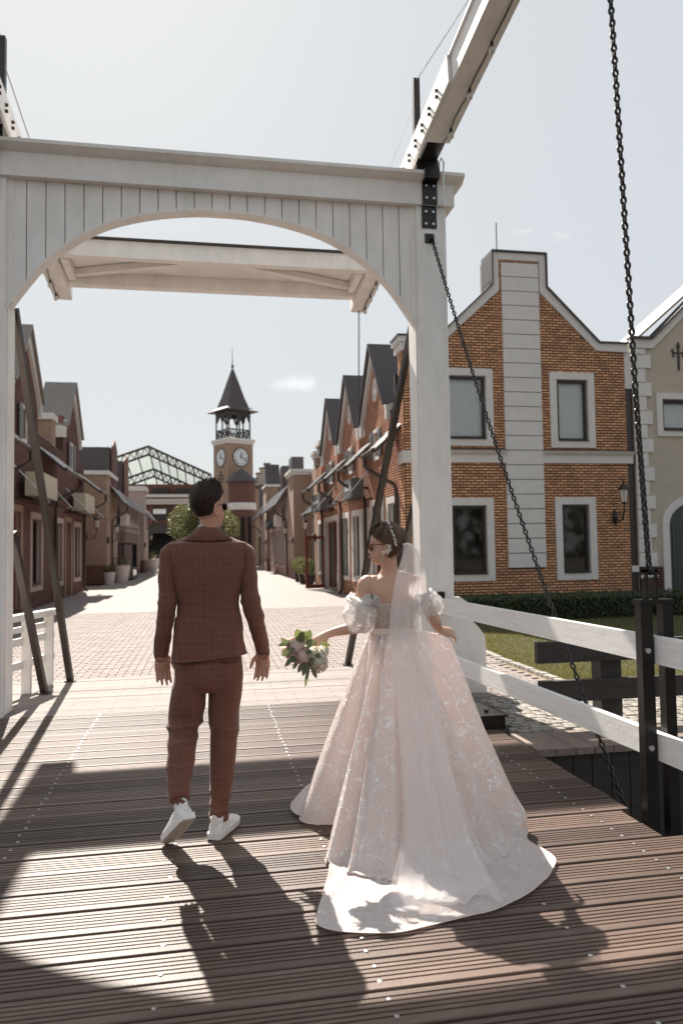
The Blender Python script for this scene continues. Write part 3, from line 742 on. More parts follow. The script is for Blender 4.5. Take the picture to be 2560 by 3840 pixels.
def wall_lantern(loc, n, label, s_=1.0, group=None):
    """n: outward direction of the wall (x, y)"""
    t = thing('wall_lantern', label, 'wall lantern', loc, group)
    x, y, z = loc; nx, ny = n; d = .30*s_
    MB().lathe((x+nx*.02,y+ny*.02,z-.36*s_), [(.0,0),(.035*s_,.05*s_),(.05*s_,.13*s_),(.03*s_,.22*s_),(.0,.26*s_)], 8).build('wall_plate', 'sash', t)
    pts = [(x+nx*d*a, y+ny*d*a, z+b*s_) for a, b in ((.1,-.22),(.45,-.30),(.8,-.27),(1,-.14),(1,-.02))]
    MB().tube(pts, .014*s_, 6).tube([(x+nx*d*.1,y+ny*d*.1,z-.14*s_),(x+nx*d*.5,y+ny*d*.5,z-.16*s_),(x+nx*d*.7,y+ny*d*.7,z-.24*s_)], .009*s_, 5).build('bracket', 'sash', t)
    cx, cy = x+nx*d, y+ny*d
    MB().lathe((cx,cy,z), [(.045*s_,0),(.075*s_,.20*s_)], 6).build('lantern_glass', 'frost', t)
    MB().lathe((cx,cy,z+.20*s_), [(.10*s_,0),(.09*s_,.02*s_),(.035*s_,.09*s_),(.02*s_,.11*s_),(.012*s_,.16*s_)], 8).build('lantern_cap', 'sash', t)
    MB().lathe((cx,cy,z-.03*s_), [(.02*s_,0),(.05*s_,.03*s_)], 6).build('lantern_base', 'sash', t)
    fr = MB()
    for k in range(6):
        a = PI/3*k; fr.tube([(cx+.047*s_*math.cos(a),cy+.047*s_*math.sin(a),z),(cx+.078*s_*math.cos(a),cy+.078*s_*math.sin(a),z+.2*s_)], .005*s_, 4)
    fr.build('lantern_frame', 'sash', t, kind='stuff')
    return t
wall_lantern((9.62,YH-.02,2.50), (0,-1), 'black wall lantern on the ochre brick house, right of its lower right window', 1.45)

# ------------------------------------------------------------------ beige house with quoins at the right edge
bh = thing('beige_house', 'beige stucco house with white quoins, iron cross ornament and arched dark door', 'house', (13,16.6,0))
F = FF(YH+.02); bx0 = 10.24
prof = [(bx0,0),(bx0,6.52),(10.75,6.52),(14.0,9.6),(17.2,6.52),(17.8,6.52),(17.8,0)]
holed(bh, F, bx0, 17.8, lambda u: float(np.interp(u,[bx0,10.75,14.0,17.2],[6.52,6.52,9.6,6.52])), [(11.00,12.3,4.29,5.06)], 'beige', .4)
MB().box(bx0,17.8,YH+1.3,22,0,6.5).build('rear_block', 'beige', bh)
MB().box(10.02,bx0,YH+.06,YH+.3,0,5.3).build('party_strip', 'pipe', bh)
MB().box(10.02,bx0,YH+.02,YH+.4,5.3,6.2).build('gutter_box', 'stucco', bh)
MB().box(10.04,10.22,YH-.02,YH+.05,.85,1.0).build('strip_foot', 'stucco', bh)
k = 0; v = .97
while v < 6.2:
    wd = .33 if k % 2 else .48
    MB(F).box(bx0,bx0+wd,.0,.045,v+.01,min(v+.335,6.28)-.0).build('quoin', 'stucco', bh); v += .345; k += 1
bh2 = MB(F); pts = [(bx0-.06,6.30),(10.78,6.30),(14.0,9.33)]; pt2 = [(bx0-.06,6.52),(10.75,6.52),(14.0,9.6)]
for i in range(2): bh2.prism([pts[i],pts[i+1],pt2[i+1],pt2[i]], .0, .06+.001*i)
bh2.build('gable_band', 'stucco', bh)
m = MB(F)
for a, b in ((pt2[0],pt2[1]),(pt2[1],pt2[2]),(pt2[2],(17.2,6.52))): m.bar((a[0],.02,a[1]+.025),(b[0],.02,b[1]+.025), .26, .05, up=(-(b[1]-a[1]),0,(b[0]-a[0])))
m.build('coping', 'slate', bh)
MB().add([(10.35,YH+.1,6.52),(14.0,YH+.1,9.60),(14.0,YH+1.3,9.60),(10.35,YH+1.3,6.52),(10.35,YH+.1,6.45),(14.0,YH+.1,9.53),(14.0,YH+1.3,9.3),(10.35,YH+1.3,6.2)],
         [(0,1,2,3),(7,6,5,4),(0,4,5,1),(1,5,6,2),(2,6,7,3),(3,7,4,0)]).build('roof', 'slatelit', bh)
window(bh, F, 11.00, 12.3, 4.29, 5.06, .15, 'curtain', deep=.12, sw=.08)
MB(F).box(bx0,10.86,.0,.03,0,.96).build('plinth', 'mortar', bh)
bricks(bh, FF(YH-.01), bx0+.02, 10.86, 0, .95, [], lambda u, v: True, 'brickD')
# arched door
def arch_pts(xc, r, zs, n=16): return [(xc+r*math.cos(a), zs+r*.62*math.sin(a)) for a in np.linspace(PI, 0, n)]
xc = 12.05
o1 = [(xc-1.17,0)]+arch_pts(xc,1.17,2.02)+[(xc+1.17,0)]; i1 = [(xc-.99,0)]+arch_pts(xc,.99,1.98)+[(xc+.99,0)]
m = MB(F); n = len(o1)
V = [(p[0],.0,p[1]) for p in o1]+[(p[0],.05,p[1]) for p in o1]+[(p[0],.0,p[1]) for p in i1]+[(p[0],.05,p[1]) for p in i1]
m.add(V, [(i+n,i+1+n,i+1+3*n,i+3*n) for i in range(n-1)]+[(i,i+1,i+1+n,i+n) for i in range(n-1)]+[(i+2*n,i+3*n,i+1+3*n,i+1+2*n) for i in range(n-1)])
m.build('door_surround', 'stucco', bh, nofix=True)
dr = panel(bh, 'door', 'doorleaf', F, i1, .002, .012)
m = MB(F).box(xc-.03,xc+.03,.012,.03,0,2.5).box(xc-.9,xc-.06,.012,.026,1.9,1.98).box(xc-.9,xc-.06,.012,.026,.25,.33).box(xc-.9,xc-.82,.012,.0255,.33,1.9).box(xc-.14,xc-.06,.012,.0255,.33,1.9)
for k in range(7): m.box(xc-.80+k*.1,xc-.79+k*.1,.012,.019,.34,1.88)
m.build('door_panelling', 'doorleaf', dr)
# iron ornament
cx, cz = 11.50, 6.10
m = MB(F).box(cx-.022,cx+.022,.0,.03,cz-.26,cz+.30).prism([(cx-.05,cz+.27),(cx,cz+.40),(cx+.05,cz+.27),(cx,cz+.22)], .0, .032).prism([(cx-.03,cz-.24),(cx,cz-.33),(cx+.03,cz-.24)], .0, .032)
m.box(cx-.15,cx+.15,.0,.028,cz+.10,cz+.135)
for s_ in (-1,1):
    m.tube([(cx+s_*.10,.02,cz+.12),(cx+s_*.17,.02,cz+.15),(cx+s_*.18,.02,cz+.20),(cx+s_*.13,.02,cz+.21)], .016, 6)
    m.tube([(cx+s_*.10,.02,cz+.12),(cx+s_*.16,.02,cz+.08),(cx+s_*.15,.02,cz+.03),(cx+s_*.10,.02,cz+.04)], .016, 6)
m.build('iron_cross', 'sash', bh)

# ------------------------------------------------------------------ street rows
def pent(parent, F, u0, u1, zt, ze, out_, tile='tile', pipe_u=None, pipe_end=0.0):
    """tiled pent roof with gutter; rises from the eave (w=out_) to the wall"""
    t = .06
    m = MB(F).add([(u0,out_,ze),(u1,out_,ze),(u1,-.02,zt),(u0,-.02,zt),(u0,out_,ze-t),(u1,out_,ze-t),(u1,-.02,zt-t),(u0,-.02,zt-t)],
                  [(0,1,2,3),(7,6,5,4),(0,4,5,1),(1,5,6,2),(2,6,7,3),(3,7,4,0)])
    r_ = m.build('pent_roof', 'sash', parent)
    k = MB(F); n = max(2, int((u1-u0)/.22)); rows = max(2, int(math.hypot(out_, zt-ze)/.32))
    for i in range(n):
        for j in range(rows):
            a = u0+(u1-u0)*(i+.06)/n; b = u0+(u1-u0)*(i+.94)/n; f0 = j/rows; f1 = min(1, (j+1.12)/rows)
            w0, z0 = out_*(1-f0), ze+(zt-ze)*f0; w1, z1 = out_*(1-f1), ze+(zt-ze)*f1; mid = (a+b)/2
            k.add([(a,w0,z0+.035),(mid,w0,z0+.065),(b,w0,z0+.035),(a,w1,z1+.015),(mid,w1,z1+.045),(b,w1,z1+.015),(a,w0,z0+.005),(b,w0,z0+.005)],
                  [(0,1,4,3),(1,2,5,4),(0,6,7,2,1)])
    k.build('roof_tiles', tile, r_, kind='stuff')
    g = MB(F).tube([(u0,out_+.06,ze-.03),(u1,out_+.06,ze-.03)], .06, 8).build('gutter', 'pipe', r_)
    if pipe_u is not None:
        MB(F).tube([(pipe_u,out_+.06,ze-.08),(pipe_u,out_+.06,ze-.30),(pipe_u-.1,out_-.05,ze-.42),(pipe_u-.3,.14,ze-.75),(pipe_u-.35,.10,ze-.9),(pipe_u-.35,.10,.18),(pipe_u-.35,.22,.03)], .048, 8).build('downpipe', 'pipe', parent)
def gable(parent, F, uc, hw, ze, zp, bm_, depth=.55, oculus=True, roof='slate', lo=.0, window_z=None, shut=True, step=.22, coverdepth=1.6):
    """gable rising over the wall: brick face is laid by the caller"""
    m = MB(F)
    sh = ze+.28
    o_ = [(uc-hw-.16,ze-.30),(uc-hw-.16,ze+.0),(uc-hw+.02,sh),(uc,zp),(uc+hw-.02,sh),(uc+hw+.16,ze+.0),(uc+hw+.16,ze-.30)]
    i_ = [(uc-hw,ze-.30),(uc-hw,ze-.02),(uc-hw+.20,sh-.02),(uc,zp-.42),(uc+hw-.20,sh-.02),(uc+hw,ze-.02),(uc+hw,ze-.30)]
    for a in range(6): m.prism([o_[a],o_[a+1],i_[a+1],i_[a]], -.02+.001*a, .10+.002*a)
    m.build('gable_band', 'stucco', parent)
    for s_ in (-1,1):
        a, b = (uc+s_*(hw+.12), ze+.08), (uc, zp+.05)
        MB(F).bar((a[0],-depth/2+.1,a[1]),(b[0],-depth/2+.1,b[1]), depth+.2, .05, up=(-(b[1]-a[1]),0,(b[0]-a[0]))).build('dormer_roof', roof, parent)
        MB(F).box(*sorted((uc+s_*(hw-.02),uc+s_*(hw+.14))),-depth,.0,ze-.30,ze+.10).build('shoulder', 'stucco', parent)
    if oculus:
        q = MB(F); n = 20; R1, R0 = .32, .22; zc = ze+.74
        V = [(uc-.12+R1*.8*math.cos(2*PI*k/n), .05, zc+R1*math.sin(2*PI*k/n)) for k in range(n)]+[(uc-.12+R0*.8*math.cos(2*PI*k/n), .05, zc+R0*math.sin(2*PI*k/n)) for k in range(n)]
        V += [(a,.0,c) for a,b,c in V]
        q.add(V, [(k,(k+1)%n,(k+1)%n+n,k+n) for k in range(n)]+[(k,k+2*n,(k+1)%n+2*n,(k+1)%n) for k in range(n)]+[(k+n,(k+1)%n+n,(k+1)%n+3*n,k+3*n) for k in range(n)])
        oc = q.build('round_window', 'stucco', parent)
        MB(F).prism([(uc-.12+R0*.8*math.cos(2*PI*k/n), zc+R0*math.sin(2*PI*k/n)) for k in range(n)], .001, .012).build('pane', 'curtain', oc)
    if window_z:
        v0, v1 = window_z
        w_ = MB(F); trim(w_, uc-.42, uc+.02, v0, v1, .10, .0, .05); w_ = w_.build('window', 'stucco', parent)
        MB(F).box(uc-.42,uc+.02,.002,.01,v0,v1).build('pane', 'sash', w_)
        if shut:
            for a in (uc-.86, uc+.10):
                sm = MB(F).box(a,a+.34,.052,.085,v0-.05,v1+.05)
                for k in range(5): z = v0+(v1-v0)*k/5; sm.box(a+.04,a+.30,.087,.095,z,z+.06)
                sm.build('shutter', 'greysign', w_)
def sign_box(loc, u0, u1, v0, v1, F, label, m='greysign', w0=.18, w1=.52, glyphs=None):
    t = thing('sign_box', label, 'sign', loc)
    MB(F).box(u0,u1,w0,w1,v0,v1).build('sign_panel', m, t)
    MB(F).box(u0+.1,u0+.16,.0,w0,(v0+v1)/2-.03,(v0+v1)/2+.03).build('bracket', 'sash', t)
    MB(F).box(u1-.16,u1-.1,.0,w0,(v0+v1)/2-.03,(v0+v1)/2+.03).build('bracket', 'sash', t)
    return t
def canopy(loc, u0, u1, z, F, label, outw=1.0):
    t = thing('glass_canopy', label, 'glass canopy', loc)
    MB(F).add([(u0,.02,z+.10),(u1,.02,z+.10),(u1,outw,z),(u0,outw,z),(u0,.02,z+.115),(u1,.02,z+.115),(u1,outw,z+.015),(u0,outw,z+.015)],
              [(0,1,2,3),(7,6,5,4),(0,4,5,1),(1,5,6,2),(2,6,7,3),(3,7,4,0)]).build('glass_sheet', 'glass', t)
    for u in (u0+.25, u1-.25):
        MB(F).tube([(u,outw*.86,z+.03),(u,.03,z+.95)], .018, 6).build('tie_rod', 'galv', t)
        MB(F).tube([(u,outw*.86,z-.03),(u,outw*.86,z+.06)], .035, 6).build('rod_clamp', 'galv', t)

# right row: three brick gables
F = FR(4.55)
row = thing('brick_row', 'orange brick row with three steep dark-roofed gables along the right side of the street', 'building', (5.5,23.5,0))
U0, U1 = 16.72, 30.6
gcs = [19.50, 23.15, 26.85]
def rtop(u):
    z = 4.95
    for c in gcs:
        d = abs(u-c)
        if d < 1.52: z = max(z, 5.0+(1.52-d)/1.52*1.85)
    return z
gw = [(17.25,18.15,.55,2.62),(18.85,20.05,.06,2.66),(20.62,21.30,.66,2.50),(21.72,22.72,.66,2.52),(23.52,24.55,.66,2.52),(25.55,28.25,.06,2.55),(28.9,29.9,.66,2.52)]
holed(row, F, U0, U1, rtop, gw, 'mortar', .35)
bricks(row, F, U0, U1, 0, 6.9, [(a-.165,b+.165,c-.165,d+.165) for a,b,c,d in gw], lambda u, v: v < rtop(u)-.12, 'brickB', 290, near=(17.8,2.2))
for i, (a,b,c,d) in enumerate(gw): window(row, F, a, b, c, d, .17, 'darkroom', deep=.16, sash='redframe' if c < .1 else 'sash', mull=1 if b-a > 1.1 else 0)
for c in gcs: gable(row, F, c, 1.45, 5.05, 7.02, None, window_z=(3.98,4.62))
MB(F).add([(U0,-.36,4.85),(U1,-.36,4.85),(U1,-3.2,7.2),(U0,-3.2,7.2),(U0,-.36,4.7),(U1,-.36,4.7),(U1,-3.2,7.0),(U0,-3.2,7.0)],
          [(0,1,2,3),(7,6,5,4),(0,4,5,1),(1,5,6,2),(2,6,7,3),(3,7,4,0)]).build('roof', 'tile', row)
for a, b, pu in ((16.45,17.62,17.4),(19.95,21.05,20.95),(23.6,24.85,24.75),(27.6,29.0,28.9)): pent(row, F, a, b, 4.46, 3.78, .72, pipe_u=pu)
m = MB(F)
for u in (21.35, 25.0, 28.65): m.box(u-.13,u+.13,.0,.12,4.35,4.75)
m.build('corbel', 'brickB', row, kind='stuff')
sign_box((4.3,21.2,3.2), 20.35, 21.75, 2.96, 3.50, F, 'dark grey sign box on the orange brick row, nearest the bridge')
sign_box((4.3,26.9,3.2), 26.3, 28.6, 2.92, 3.55, F, 'dark grey sign box on the orange brick row, above the open glass door')
for s0, ln, nm, zc, hh in ((20.55,.9,5,3.24,.13),(26.75,1.3,6,3.25,.12)):     # faint pale lettering on the signs, too blurred to read
    s_ = MB(F)
    for k in range(nm): s_.box(s0+ln*k/nm, s0+ln*k/nm+ln/nm*.5, .5205, .5245, zc-hh/2, zc+hh/2)
    s_.build('letter', 'curtain', bpy.data.objects['sign_box' if s0 < 25 else 'sign_box.001'], kind='stuff')
canopy((4.1,21.2,2.8), 19.9, 22.4, 2.80, F, 'clear glass canopy hung on steel rods above the nearer shop window of the right row', .95)
canopy((4.1,27.5,2.8), 25.6, 29.3, 2.80, F, 'clear glass canopy hung on steel rods above the open door of the right row', .95)
# open glazed door
od = thing('open_door', 'open red-brown framed glass door standing out from the orange brick row', 'door', (4.1,28.3,0))
FD = ((3.72,28.05,0),(.93,.35,0),(.35,-.93,0),(0,0,1))
MB(FD).box(0,.09,-.025,.025,.03,2.02).box(.80,.89,-.025,.025,.03,2.02).box(.09,.80,-.025,.025,.03,.17).box(.09,.80,-.025,.025,1.92,2.02).build('door_frame', 'redframe', od)
MB(FD).box(.09,.80,-.004,.004,.17,1.92).build('pane', 'glass', od)
MB(FD).tube([(.06,-.05,.95),(.06,-.05,1.15)], .012, 6).build('door_handle', 'galv', od)
# recess, piers and the long tan building further on
tan = thing('tan_building', 'long tan building with capped piers on the right beyond the orange brick row', 'building', (5.2,48,0))
MB().box(4.56,4.95,30.62,31.35,0,5.35).build('pier', 'tan', tan)
MB().box(4.50,5.0,30.58,31.4,5.35,5.50).box(4.42,5.08,30.5,31.48,5.50,5.62).build('pier_cap', 'stucco', tan)
MB().box(5.45,8.5,31.35,38.7,0,5.6).build('recess_wall', 'tan', tan)
MB().box(5.6,8.5,38.7,64,0,4.8).build('rear_block', 'tan', tan)
MB().box(4.53,5.55,38.66,41.2,.9,5.45).build('pier', 'tan', tan)
MB().box(4.50,5.6,38.62,41.2,0,.9).build('plinth', 'brickC', tan)
MB().box(4.45,5.6,38.58,41.3,5.45,5.60).box(4.36,5.7,38.5,41.4,5.60,5.75).build('pier_cap', 'stucco', tan)
MB().box(5.2,6.3,33.5,34.6,5.0,6.3).build('chimney', 'tan', tan)
MB().box(5.1,6.4,33.4,34.7,6.3,6.5).build('chimney_cap', 'stucco', tan)
MB().box(4.9,5.6,42.5,44,4.9,6.9).build('chimney', 'tile', tan)
MB().box(4.9,5.6,48,49.5,4.9,7.0).build('chimney', 'tile', tan)
F = FR(4.53)
pent(tan, F, 41.3, 53.5, 5.1, 4.0, .72, 'tile', 41.6)
pent(tan, F, 56.5, 64, 5.1, 4.0, .72, 'tile', 63)
pent(tan, FR(5.43), 31.6, 36.5, 4.0, 3.2, .75, 'tile', 31.9)
tws = [(u+.15, u+.95, .62 if i % 3 else .05, 2.75) for i, u in enumerate(np.arange(41.6, 53, 1.28))]+[(u, u+.8, .5, 2.7) for u in np.arange(57, 63, 1.4)]
holed(tan, F, 41.2, 64, lambda u: 4.9, tws, 'pinkwall', .2)
for a,b,c,d in tws: window(tan, F, a, b, c, d, .14, 'darkroom', 'pinkwall', deep=.12)
MB(F).box(41.25,53.5,.0,.03,0,.5).build('plinth', 'brickC', tan)
MB().box(4.30,5.2,53.6,56.4,.9,6.1).build('pier', 'tan', tan)
MB().box(4.28,5.2,53.55,56.4,0,.9).build('plinth', 'brickC', tan)
MB().box(4.22,5.3,53.5,56.5,6.1,6.28).build('pier_cap', 'stucco', tan)
for y0, z1 in ((53.9,7.9),(59.5,6.9)):
    MB().add([(4.35,y0,z1-2.2),(4.35,y0+2.4,z1-2.2),(4.35,y0+1.2,z1),(5.4,y0,z1-2.2),(5.4,y0+2.4,z1-2.2),(5.4,y0+1.2,z1)],
         [(0,1,2),(5,4,3),(0,3,4,1),(1,4,5,2),(2,5,3,0)]).build('dormer', 'slate', tan)
sign_box((4.3,43.5,3.2), 43, 44.6, 2.95, 3.6, F, 'small pale sign box on the tan building, nearest its front corner', 'whitepot')
sign_box((4.3,50,3.2), 49.5, 51, 2.95, 3.6, F, 'small grey sign box on the tan building, further down the row', 'greysign')
canopy((4.1,50,2.8), 48.8, 52.2, 2.85, F, 'glass canopy far down the right side beside the tan building', .9)
wall_lantern((4.53,30.9,2.35), (-1,-.25), 'wall lantern on the narrow pier beside the open glass door', 1.45)
wall_lantern((4.53,38.9,2.35), (-1,-.25), 'black wall lantern on the tan corner pier above the potted bushes', 1.45)
wall_lantern((4.30,53.8,2.45), (-1,-.25), 'far wall lantern on the second tan pier of the right side', 1.5)
def potted(loc, label, r=.33, ph=.42, pot='pot', grp='clipped bushes in tall pots on the right'):
    t = thing('potted_bush', label, 'potted bush', loc, grp); x, y, z = loc
    m = MB().add([(x-.15,y-.15,z),(x+.15,y-.15,z),(x+.15,y+.15,z),(x-.15,y+.15,z),(x-.21,y-.21,z+ph),(x+.21,y-.21,z+ph),(x+.21,y+.21,z+ph),(x-.21,y+.21,z+ph)],
       [(0,3,2,1),(4,5,6,7),(0,1,5,4),(1,2,6,5),(2,3,7,6),(3,0,4,7)]).box(x-.225,x+.225,y-.225,y+.225,z+ph-.04,z+ph+.01); m.build('pot', pot, t)
    p = []
    for i in range(1500):
        d = RNG.normal(size=3); d /= np.linalg.norm(d); q = r*(1+.05*RNG.normal())*(RNG.random()**.12)
        p.append((x+d[0]*q, y+d[1]*q, z+ph+r*.9+d[2]*q))
    leaf_cloud(p, .035).build('foliage', 'leafbox', t, nofix=True)
for i, (x, y, r) in enumerate(((4.40,31.9,.34),(4.28,33.0,.42),(4.42,34.4,.36),(4.36,35.4,.38))):
    potted((x,y,0), ['smallest clipped bush in a brown pot, nearest the open door','large clipped bush in a tall brown pot, second from the open door','clipped bush in a brown pot, third from the open door','clipped bush in a brown pot, farthest from the open door'][i], r)

# left row: red brick in shade
F = FL(-4.75)
lrow = thing('red_brick_row', 'dark red brick row with two grey-capped gables along the left side of the street', 'building', (-5.5,24,0))
U0, U1 = 12.5, 30.7; lg = [20.9, 27.9]
def ltop(u):
    z = 4.95
    for c in lg:
        d = abs(u-c)
        if d < 1.6: z = max(z, 5.6+(1.6-d)/1.6*1.9)
    return z
lw = [(16.2,17.2,.62,2.5),(17.9,18.7,.62,2.5),(19.45,20.45,.05,2.6),(21.7,22.9,.62,2.5),(24.9,26.1,.62,2.5),(26.75,27.75,.05,2.6),(28.45,29.7,.62,2.5)]
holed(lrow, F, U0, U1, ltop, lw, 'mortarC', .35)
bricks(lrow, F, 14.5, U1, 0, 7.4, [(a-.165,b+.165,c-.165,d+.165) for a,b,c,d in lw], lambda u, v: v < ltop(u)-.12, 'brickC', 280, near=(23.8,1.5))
for a,b,c,d in lw: window(lrow, F, a, b, c, d, .17, 'darkroom', 'pinkwall' if c > .1 else 'tan', deep=.16, sash='sash' if c > .1 else 'redframe')
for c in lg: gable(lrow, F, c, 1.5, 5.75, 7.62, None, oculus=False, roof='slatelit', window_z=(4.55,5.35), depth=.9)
for c in lg:
    for s_ in (-1,): MB().box(-6.2,-4.76,c-1.55,c-1.35,4.9,6.2).build('gable_side', 'brickC', lrow)
MB(F).add([(U0,-.36,4.85),(U1,-.36,4.85),(U1,-3.2,6.5),(U0,-3.2,6.5),(U0,-.36,4.7),(U1,-.36,4.7),(U1,-3.2,6.3),(U0,-3.2,6.3)],
          [(0,1,2,3),(7,6,5,4),(0,4,5,1),(1,5,6,2),(2,6,7,3),(3,7,4,0)]).build('roof', 'tile', lrow)
pent(lrow, F, 15.0, 18.2, 4.6, 3.95, .75, pipe_u=18.0); pent(lrow, F, 22.3, 25.2, 4.6, 3.95, .75, pipe_u=25.0); pent(lrow, F, 29.2, 30.8, 4.5, 3.85, .8, pipe_u=30.6)
MB().box(-5.4,-4.72,24.3,24.9,4.9,5.7).build('pilaster_head', 'tan', lrow)
MB().box(-5.5,-4.66,24.2,25.0,5.7,5.9).build('pilaster_cap', 'stucco', lrow)
sign_box((-4.5,21,3.2), 20.1, 22.2, 3.0, 3.62, F, 'cream sign box on the red brick row, nearer one', 'creamsign', .2, .6)
sign_box((-4.5,28.5,3.2), 27.2, 29.4, 3.0, 3.62, F, 'cream sign box on the red brick row, farther one', 'creamsign', .2, .6)
canopy((-4.3,22,2.8), 19.4, 23.4, 2.80, F, 'glass canopy with slanting rods under the nearer cream sign', 1.0)
canopy((-4.3,29,2.8), 26.4, 30.4, 2.80, F, 'glass canopy with slanting rods under the farther cream sign', 1.0)
wall_lantern((-4.72,30.9,2.5), (1,-.3), 'wall lantern at the far end of the red brick row, before the tan recess', 1.5)
ltan = thing('pink_row', 'farther left row with tan piers, small dark gables, pent roof and pale shopfronts', 'building', (-5.3,48,0))
MB().box(-9,-5.9,30.75,37.4,0,5.2).build('recess_wall', 'tan', ltan)
MB().box(-9,-4.72,37.4,41,.9,5.3).build('pier', 'tan', ltan)
MB().box(-9,-4.70,37.36,41,0,.9).build('plinth', 'brickC', ltan)
MB().box(-9,-4.6,37.3,41.1,5.3,5.5).build('pier_cap', 'stucco', ltan)
MB().box(-9,-5.9,41,64,0,4.9).build('rear_block', 'pinkwall', ltan)
F = FL(-4.73)
pent(ltan, F, 38.6, 55.5, 4.9, 3.95, .75, 'tile', 39.2); pent(ltan, F, 58.4, 64, 4.9, 3.95, .75, 'tile', 59)
for y0, z1 in ((39.3,7.3),(45.2,7.3)):
    MB().box(-7.5,-4.8,y0-.1,y0+1.9,4.9,z1-.4).build('gable_side', 'slate', ltan)
    panel(ltan, 'gable_face', 'brickC', F, [(y0-.1,4.6),(y0-.1,z1-.35),(y0+.9,z1+.1),(y0+1.9,z1-.35),(y0+1.9,4.6)], .0, .08)
lws = [(u, u+.95, .5, 2.75) for u in np.arange(41.6, 55, 1.7)]
holed(ltan, F, 41, 64, lambda u: 4.9, lws, 'pinkwall', .2)
for a,b,c,d in lws: window(ltan, F, a, b, c, d, .14, 'darkroom', 'pinkwall', deep=.12)
MB(F).box(41.1,55.9,.0,.03,0,.36).build('plinth', 'brickC', ltan)
MB().box(-9,-4.45,56,58.3,.9,6.0).build('pier', 'pinkwall', ltan)
MB().box(-9,-4.43,55.96,58.3,0,.9).build('plinth', 'brickC', ltan)
MB().box(-9,-4.30,55.9,58.4,6.0,6.35).build('pier_cap', 'stucco', ltan)
sign_box((-4.5,42,3.2), 41.6, 43.2, 2.95, 3.6, F, 'small pale sign box on the farther left row', 'whitepot')
canopy((-4.3,44,2.8), 42, 46, 2.80, F, 'glass canopy on the farther left row', .95)
sc_ = thing('display_case', 'glazed display case with black frame standing by the farther left row', 'display case', (-4.3,43,0))
m = MB()
for x in (-4.66,-3.94):
    for y in (42.0,44.2): m.box(x-.03,x+.03,y-.03,y+.03,0,1.95)
m.box(-4.69,-3.91,41.97,44.23,1.95,2.02).box(-4.69,-3.91,41.97,44.23,.0,.06).build('frame', 'sash', sc_)
MB().box(-3.93,-3.92,42.03,44.17,.06,1.95).build('pane', 'glass', sc_)
MB().box(-4.63,-3.97,41.965,41.972,.06,1.95).build('pane', 'glass', sc_)
MB().box(-4.64,-4.2,42.3,43.6,.06,1.1).build('shelf_unit', 'whitepot', sc_)
def planter(loc, r, h, label, m='whitepot'):
    t = thing('planter', label, 'planter', loc)
    MB().lathe(loc, [(r*.72,0),(r,h*.95),(r*1.06,h),(r*.9,h)], 14).build('pot', m, t, smooth=False)
    p = [(loc[0]+RNG.normal()*r*.5, loc[1]+RNG.normal()*r*.5, loc[2]+h+abs(RNG.normal())*r*.5) for _ in range(260)]
    leaf_cloud(p, .05).build('foliage', 'leafbox', t, nofix=True)
planter((-4.25,39.4,0), .42, .85, 'tall white round planter before the glazed display case')
planter((-4.45,36.3,0), .26, .6, 'small white planter in the left tan recess')
planter((-4.3,61.5,0), .62, .95, 'wide pale planter at the far left end of the street')
wall_lantern((-4.70,37.5,2.45), (1,-.3), 'lantern on the tan pier behind the left recess', 1.5)
wall_lantern((-4.43,56.2,2.4), (1,-.3), 'lantern on the far pale pier of the left row', 1.6)

# ------------------------------------------------------------------ end of the street
endb = thing('end_building', 'broad brown building closing the street under a pale cornice, dark passage below', 'building', (-6,80,0))
MB().box(-30,-1.2,80,95,3.7,6.6).build('wall', 'brickD', endb)
MB().box(-30,2.0,81.5,95,0,3.7).build('passage', 'darkroom', endb)
MB().box(-30,-1.0,79.7,80.0,3.45,4.3).build('beam', 'truss', endb)
MB().box(-30,-.9,79.5,80.2,6.5,6.8).box(-30,-.8,79.3,80.3,6.8,7.05).box(-30,-.7,79.0,80.4,7.2,7.5).build('cornice', 'stucco', endb)
MB().box(-30,4.5,83,96,7.0,8.9).build('upper_wall', 'brickC', endb)
for x in np.arange(-15,-1,2.4):
    MB().box(x,x+1.6,79.94,80,4.9,6.1).build('window', 'sash', endb)
    MB().box(x-.4,x-.1,79.9,80,3.7,6.5).build('pilaster', 'brickC', endb)
MB().box(-5.4,-4.1,79.8,79.93,5.5,6.0).build('notice_panel', 'curtain', endb)
MB().box(-.6,9,82,90,0,7.0).build('wall', 'brickD', endb)
for a, b in ((-3.2,-1.4),(-5.6,-3.8)): MB().box(a,b,82.4,83,7.7,8.4).build('window', 'sash', endb)
tr = thing('glass_roof', 'large gabled glass and steel truss roof rising behind the left row', 'glass roof', (-6,88,7))
pk = (-5.9,12.75); lf = (-14.5,9.6); rt = (.6,9.75)
def roofz(x): return float(np.interp(x, [lf[0],pk[0],rt[0]], [lf[1],pk[1],rt[1]]))
for a, b in ((lf,pk),(pk,rt)):
    n = 7
    for i in range(n):
        for j in range(5):
            f0, f1 = i/n+.006, (i+1)/n-.006; y0, y1 = 80+j*4+.1, 84+j*4-.1
            P_ = lambda f, y: (a[0]+(b[0]-a[0])*f, y, a[1]+(b[1]-a[1])*f-(y-80)*.19)
            MB().add([P_(f0,y0),P_(f1,y0),P_(f1,y1),P_(f0,y1)], [(0,1,2,3)]).build('pane', 'roofglass', tr, nofix=True)
